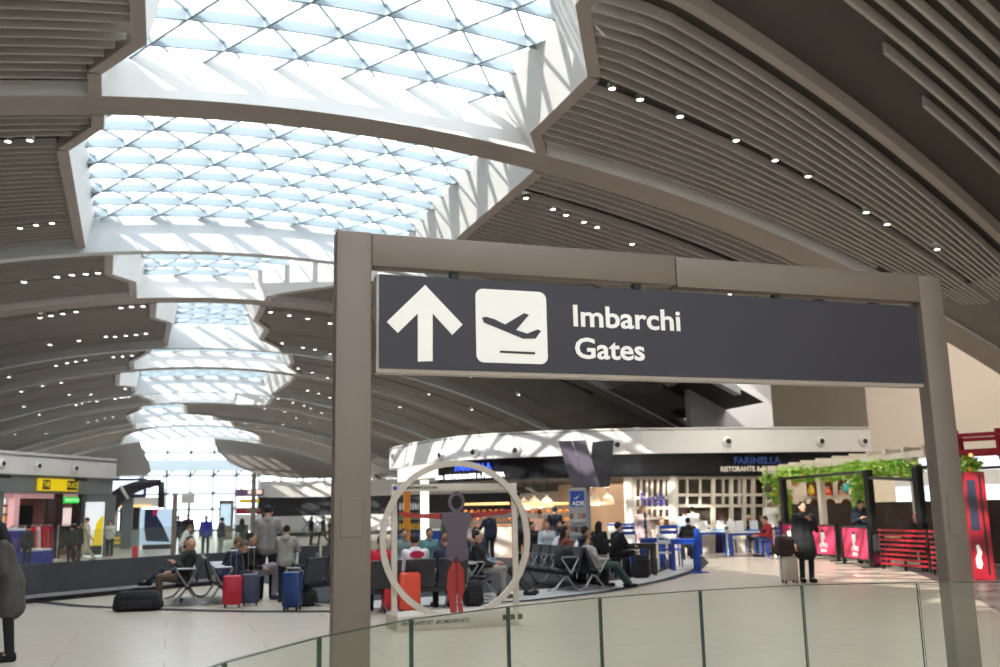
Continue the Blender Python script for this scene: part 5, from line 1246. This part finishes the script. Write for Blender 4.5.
for j, (x, y) in enumerate(nzl):
    p, an_ = fascia_point(x, y, LPATH, 0); o = nz0.copy(); C.objects.link(o); e_ = nz0.children[0].copy(); e_.parent = o; C.objects.link(e_)
    o.location = p; o.rotation_euler = (PI/2,0,an_); tag(o, ['leftmost','middle','rightmost'][j]+' white air nozzle on the fascia of the left clothing shop', 'air nozzle', 'air nozzles on the left shop fascia')
for j, px in enumerate((2, 80)):
    p, an_ = lpt(px, 3.36, -.5); r = empty('security_camera', p, an_); mb = MB(); mb.cbox(-.3,.3,-.1,.1,-.06,.06,.03); mb.build('housing', M_black, r)
    mb = MB(); mb.tube([(0,.1,0),(0,.35,.05)], .03, 6); mb.build('arm', M_black, r); tag(r, ['black camera on the grey band at the far left edge','black camera on the grey band above the right end of the yellow sign'][j], 'camera')
# merchandise
def rack(label, px, off, cols):
    a, an_ = lpt(px, 0, off); r = empty('clothes_rack', a, an_); mb = MB(); L = 1.5
    for x in (-L/2, L/2): mb.tube([(x,0,0),(x,0,1.45)], .025, 6); mb.tube([(x,-.3,.02),(x,.3,.02)], .02, 6)
    mb.tube([(-L/2,0,1.45),(L/2,0,1.45)], .02, 6); mb.build('frame', M_chrome, r)
    for i, c_ in enumerate(cols):
        x = -L/2+.15+(L-.3)*i/(len(cols)-1); mb = MB(); mb.hexa([(x-.06,-.24,.45),(x+.06,-.24,.45),(x+.06,.24,.45),(x-.06,.24,.45),(x-.03,-.18,1.40),(x+.03,-.18,1.40),(x+.03,.18,1.40),(x-.03,.18,1.40)]); mb.build('garment', fabric(c_), r)
    tag(r, label, 'clothes rack')
rack('clothes rack with crimson and white garments before the pink shop', 40, -1.2, [(200,24,64),(214,40,60),(226,214,210),(196,20,70),(190,60,60),(150,30,60)])
rack('clothes rack with white and grey garments left of the crimson rack', 27, -.7, [(220,212,208),(120,90,90),(206,190,186),(90,70,70)])
rack('dark clothes rack in front of the lit doorway under the green sign', 72, -.3, [(24,22,26),(30,26,30),(22,22,24),(36,30,34)])
for px, off, lab, c_, nm in ((13,-1.4,'purple bags heaped on a stand at the shop entrance',(96,70,160),'bag_stand'),(31,-3.4,'low blue display box in front of the clothes racks',(42,48,140),'display_box'),(17,-3.6,'tall blue display stand near the shop entrance',(50,56,150),'display_stand')):
    a, an_ = lpt(px, 0, off); r = empty(nm, a, an_); mb = MB()
    if nm == 'bag_stand':
        mb.cbox(-.6,.6,-.3,.3,0,.8,.02); mb.build('base', M_white, r)
        for i in range(5):
            mb = MB(); mb.ell((-.45+.22*i,-.05,1.0), (.14,.16,.20), 10, 8); mb.build('bag', fabric([(96,70,160),(120,84,170),(70,60,150),(140,110,180),(84,70,170)][i]), r, True)
    else:
        hh = .55 if nm == 'display_box' else 1.3; ww = .95 if nm == 'display_box' else .25
        mb.cbox(-ww,ww,-.35,.35,.06,hh,.03); mb.build('body', fabric(c_), r); mb = MB(); mb.cbox(-ww+.05,ww-.05,-.3,.3,hh,hh+.08,.02); mb.build('top_tray', M_white, r)
        mb = MB(); mb.cbox(-ww+.04,ww-.04,-.31,.31,0,.06,.01); mb.build('base', M_dark, r)
    tag(r, lab, 'shop display')
a, an_ = lpt(95.5, 0, -.5); r = empty('poster_stand', a, .35); mb = MB(); mb.cbox(-.40,.40,-.06,.06,0,2.40,.015); mb.build('frame', mat('poster_glow', (236,240,244), .5, 0, .02, 2, emit=.5), r)  # frame made to glow: brightness put into its colour
mb = MB(); mb.prism([(-.1,.5),(.37,.5),(.37,1.75),(.3,1.8),(.08,1.5),(-.02,.9)], lambda u,v,t: (u,-.06-.006*t,v)); mb.build('yellow_print', M_yel, r)
mb = MB(); mb.prism([(-.37,.1),(.37,.1),(.37,.5),(-.37,.5)], lambda u,v,t: (u,-.06-.006*t,v)); mb.build('dark_print', M_dark, r); tag(r, 'white and yellow poster stand at the right corner of the clothing shop', 'poster')
# curved dark arm, screen, billboard, kiosk, poles behind it
Yc = 54.0
arm = empty('curved_light_mast', AY(96,560,Yc)); pth = [AY(x,y,Yc) for x,y in ((92,560),(97,535),(103,518),(109,507),(116,498.5),(124,492.5),(133,488),(142,485),(152,483),(161,482.5))]
sub = lambda o, r: (setattr(o, 'location', -Vector(r.location)), o)[1]
mb = MB(); mb.tube(pth, [.52,.52,.50,.46,.42,.37,.31,.26,.22,.18], 14); sub(mb.build('arm', mat('mast_black', (40,38,48), .5, 0, .1, 2), arm, True), arm)
mb = MB(); mb.tube([pth[5]+Vector((-.05,0,-.03)), pth[5]+Vector((.08,0,.05))], .41, 14); sub(mb.build('white_collar', M_white, arm, True), arm)
mb = MB(); mb.tube([AY(161.3,481.5,Yc), AY(161.3,508,Yc)], .17, 10); sub(mb.build('drop_rod', M_black, arm, True), arm)
tag(arm, 'thick dark curved mast arching out from behind the clothing shop', 'mast')
def wbox(r, name, px0, py0, px1, py1, Y, m, th=.2, off=0):
    a, b = AY(px0,py1,Y), AY(px1,py0,Y); mb = MB(); mb.cbox(a.x,b.x,Y-off,Y+th-off,max(0,a.z),b.z,.01); return sub(mb.build(name, m, r), r)
r = empty('led_screen', AY(128,490,58)); wbox(r,'frame',110.5,478,147,498,58,mat('screen_navy',(40,40,80),.4)); wbox(r,'picture',112,480.5,144,494.5,58,mat('screen_glow',(236,244,252),.4,0,.02,2,emit=.9),.2,.02); tag(r,'bright white led screen with navy frame behind the curved mast','screen')
mb = MB(); p = AY(128,498,58.3); mb.cbox(p.x-.3,p.x+.3,58.2,58.5,0,p.z+.6,.02); sub(mb.build('support', M_grey, r), r)
r = empty('coffee_kiosk', AY(128,552,62)); wbox(r,'canopy',112,497,158,507,62,M_white,3); wbox(r,'back_panel',118,507,140,545,64,M_dark); wbox(r,'counter',112,530,140,548,61,mat('kiosk_grey',(150,160,158),.5),.7); wbox(r,'side_panel',113,506,118,548,62,M_win,1)
wbox(r,'yellow_stripe',114,537,124,539.5,60.9,M_yel,.08); wbox(r,'yellow_stripe',114,541.5,124,544,60.9,M_yel,.08); wbox(r,'light_strip',118,505,152,507.5,61.8,M_warm,.1)
tag(r,'white canopied coffee kiosk with yellow striped counter left of the billboard','kiosk')
r = empty('billboard', AY(155,550,56)); wbox(r,'panel',139,508.5,174,545,56,mat('billboard_blue',(190,214,240),.4,0,.03,2,emit=.6),.3)
bb = [AY(x,y,55.98) for x,y in ((145,509),(153,509),(156,514),(163,526),(170,542),(146,541),(144,528))]
mb = MB(); mb.prism([(p.x,p.z) for p in bb], lambda u,v,t:(u,55.99-.02*t,v)); sub(mb.build('navy_dress', mat('print_navy',(38,48,88),.5), r), r)
bb = [AY(x,y,55.97) for x,y in ((152,510),(158,509),(157,515),(153,516))]; mb = MB(); mb.prism([(p.x,p.z) for p in bb], lambda u,v,t:(u,55.97-.02*t,v)); sub(mb.build('pink_flower', M_pink, r), r)
wbox(r,'foot',142,544,171,550,56,M_dark,.3); tag(r,'large pale blue billboard with a navy dress print','billboard')
for px, yt, yb, lab, cb in ((172.5,493,563,'tall slim grey post with small plates behind the bald man',(166,176,0)),(252,473,556,'tall slim bronze post with cross bar left of the grey sweater man',(244,258,510))):
    p = G(px,yb); h_ = HZ(p,yt); r = empty('tall_post', p); mb = MB(); mb.cbox(-.09,.09,-.09,.09,0,h_,.02); mb.build('pole', mat('post_bronze',(120,110,102),.5,.3), r)
    mb = MB(); mb.cbox(-.16,.16,-.16,.16,0,.03,.01); mb.build('foot_plate', M_dark, r)
    if cb[2]: z = HZ(p,cb[2]); mb = MB(); mb.cbox(-.3,.3,-.05,.05,z-.06,z+.04,.01); mb.build('cross_bar', M_frame, r)
    tag(r, lab, 'post')
p = G(187,553); r = empty('camera_mast', p); mb = MB(); mb.cbox(-.05,.05,-.05,.05,0,2.6,.01); mb.build('pole', M_grey, r); mb = MB(); mb.cbox(-.35,.25,-.2,.2,2.3,2.75,.03); mb.build('box', M_fascia, r); tag(r,'thin grey mast with white box beside the black-shirted passer-by','mast')
# far central pavilion
r = empty('far_pavilion', (11,78,0)); tag(r,'far white pavilion with dark band seen left of the left signpost','pavilion')
fp = [(6.6,78.6),(10,79.0),(14,78.2),(20,76.0),(26,72)]
for nm, z0, z1, of, m in (('fascia',3.1,4.4,0,M_fascia),('dark_band',1.6,3.1,-.4,M_dark),('white_wall',.3,1.6,-.2,M_white),('base',0,.3,-.1,M_dark)):
    mb = MB(); mb.wall(offs(fp,of), z0, z1, -.3); sub(mb.build(nm, m, r), r)
mb = MB()
for k in range(5): q = Vector(fp[1]).lerp(Vector(fp[2]), k/4); mb.bar((q.x,q.y-.15,.4),(q.x+.8,q.y-.3,1.5),.06,.1); mb.bar((q.x+.8,q.y-.3,.4),(q.x,q.y-.15,1.5),.06,.1)
sub(mb.build('ornament', M_steelbar, r), r)
r = empty('far_food_stand', AY(246,535,70)); wbox(r,'canopy',236,489,264,496,70,mat('stand_purple',(120,96,130),.5),2); wbox(r,'glow_sign',248,490,262,494,69.9,mat('sign_pinkwhite',(250,220,200),.5,0,.05,2,emit=.6),.1)
wbox(r,'red_counter',236,508,260,514,70,M_red,1); wbox(r,'yellow_shelf',240,499,259,503,70.5,M_yel,.5); wbox(r,'front',236,514,262,528,70,M_white,1); wbox(r,'dark_side',258,497,268,520,70.6,M_dark,1); tag(r,'far food stand with red and yellow shelves behind the bronze post','food stand')
r = empty('far_screen', AY(226,540,66)); wbox(r,'frame',218,500,234,540,66,M_frame); wbox(r,'picture',220,504,231,526,66,mat('screen_pale',(196,222,236),.4,0,.02,2,emit=.6),.2,.03); tag(r,'upright pale blue screen in a light frame in the far hall','screen')
# glass screens near the passers-by
gl2 = empty('glass_screens', G(215,566)); tag(gl2,'low glass balustrade in front of the distant passers-by','railing')
L = [tuple(G(x,y)[:2]) for x,y in ((178,563),(200,561),(225,562),(245,567))]
for a, b in zip(L, L[1:]): mb = MB(); mb.bar((a[0],a[1],.55),(b[0],b[1],.55),.014,1.1); sub(mb.build('glass_panel', M_glass, gl2), gl2)
gl3 = empty('glass_screens', G(312,566)); tag(gl3,'glass balustrade with bright floor beyond, right of the grey sweater man','railing')
L = [tuple(G(x,y)[:2]) for x,y in ((285,566),(305,565),(335,562),(372,560))]
for a, b in zip(L, L[1:]): mb = MB(); mb.bar((a[0],a[1],.6),(b[0],b[1],.6),.014,1.15); sub(mb.build('glass_panel', M_glass, gl3), gl3)
# distant people
for lab, px, py, ty, hd, kw in (
 ('woman in long beige coat walking and pulling a wine-red suitcase', 85, 562, 517, 275, dict(pose='walk', top=(190,176,150), legs=(176,164,140), hair=(70,48,36), coat=.45, arms=('pull','chest'))),
 ('person in white shirt and dark trousers standing by the kiosk', 109, 556, 520, 200, dict(top=(222,222,214), legs=(30,30,40), hair=(60,44,36), shoes=(170,40,50), arms=('phone','phone'), far=True)),
 ('person in dark navy standing behind the tall grey post', 177, 553, 515, 180, dict(top=(40,44,66), legs=(34,36,50), far=True)),
 ('man in black t-shirt walking past the glass balustrade', 187, 553, 513, 190, dict(pose='walk', top=(34,32,36), legs=(38,36,40), far=True)),
 ('person in white top bending behind the seated men', 181, 568, 530, 100, dict(top=(214,220,222), legs=(120,120,126), lean=.4, nod=.3, hair=(100,72,54))),
 ('man in royal blue jacket standing in the far hall', 205, 556, 515, 185, dict(top=(40,50,160), legs=(26,28,44), hair=(28,24,24))),
 ('person with dark backpack and grey top turned away in the far hall', 220, 555, 517, 60, dict(top=(52,56,78), legs=(160,170,170), hair=(28,24,24), lean=.1)),
 ('woman in long black coat standing alone with her back turned', 241, 561, 518, 10, dict(top=(30,28,32), legs=(36,36,48), hair=(30,24,24), style='long', coat=.8)),
 ('woman in black walking behind the far glass balustrade', 311, 545, 516, 120, dict(top=(30,28,30), legs=(46,60,70), hair=(30,24,22), style='long', far=True)),
 ('man in black walking behind the far glass balustrade', 323, 545, 515, 270, dict(top=(30,30,32), legs=(40,42,46), hair=(32,26,24), far=True, pose='walk')),
 ('dark-clothed person half hidden by the left signpost', 330, 546, 518, 260, dict(top=(32,34,40), legs=(40,42,46), hair=(32,26,24), far=True)),
 ('shopper in black looking at the dark clothes rack', 70, 565, 524, 330, dict(top=(26,24,28), legs=(28,26,30), hair=(28,22,22), far=True)),
 ('shopper in black beside the lit doorway under the green sign', 76, 564, 522, 20, dict(top=(24,22,26), legs=(26,24,28), hair=(24,20,20), far=True)),
 ('shopper in dark clothes in front of the black display panel', 26, 569, 524, 20, dict(top=(36,30,32), legs=(30,28,32), hair=(28,22,22), far=True))):
    standing(lab, px, py, hd, ty, **kw)
q = G(72,563); suitcase('wine-red suitcase tilted behind the woman in the beige coat', 74, 559, 95, (110,24,52), .42, .62, .3, .4)
suitcase('small bright red suitcase alone in front of the billboard', 135, 560, 95, (206,32,56), .3, .5, .22, .3)
# ------------------------------------------------------------------ light, sky, camera
w = bpy.data.worlds.new('sky'); bpy.context.scene.world = w; w.use_nodes = True
nt = w.node_tree; bg = nt.nodes['Background']
tc = nt.nodes.new('ShaderNodeTexCoord'); sp = nt.nodes.new('ShaderNodeSeparateXYZ'); rp = nt.nodes.new('ShaderNodeValToRGB')
nt.links.new(tc.outputs['Generated'], sp.inputs[0]); nt.links.new(sp.outputs['Z'], rp.inputs['Fac'])
rp.color_ramp.elements[0].position = 0; rp.color_ramp.elements[0].color = (.80,.84,.88,1)
rp.color_ramp.elements[1].position = .8; rp.color_ramp.elements[1].color = (.86,.93,1,1)
nt.links.new(rp.outputs['Color'], bg.inputs['Color']); bg.inputs['Strength'].default_value = SKY
def sun(energy, d):
    l = bpy.data.lights.new('sun', 'SUN'); l.energy = energy; l.angle = math.radians(.6); l.color = (1,.95,.86)
    o = bpy.data.objects.new('sun', l); C.objects.link(o); o.rotation_euler = Vector(d).to_track_quat('-Z', 'Y').to_euler(); return o
sun(SUN, (.70, .40, -.57))
cam = bpy.data.cameras.new('camera'); co = bpy.data.objects.new('camera', cam); C.objects.link(co)
cam.sensor_width = 36; cam.lens = F*36/1000; cam.clip_end = 400; cam.clip_start = .05
M = Matrix((RT, UP, -FWD)).transposed().to_4x4(); M.translation = EYE; co.matrix_world = M
cam.dof.use_dof = True; cam.dof.focus_distance = 7.0; cam.dof.aperture_fstop = 2.2
sc = bpy.context.scene; sc.camera = co
sc.view_settings.view_transform = 'Standard'; sc.view_settings.look = 'None'; sc.view_settings.gamma = 1
sc.view_settings.use_curve_mapping = False; sc.view_settings.exposure = EXPO
sc.cycles.max_bounces = 10; sc.cycles.transparent_max_bounces = 16; sc.cycles.diffuse_bounces = 5
sc.cycles.sample_clamp_indirect = 8
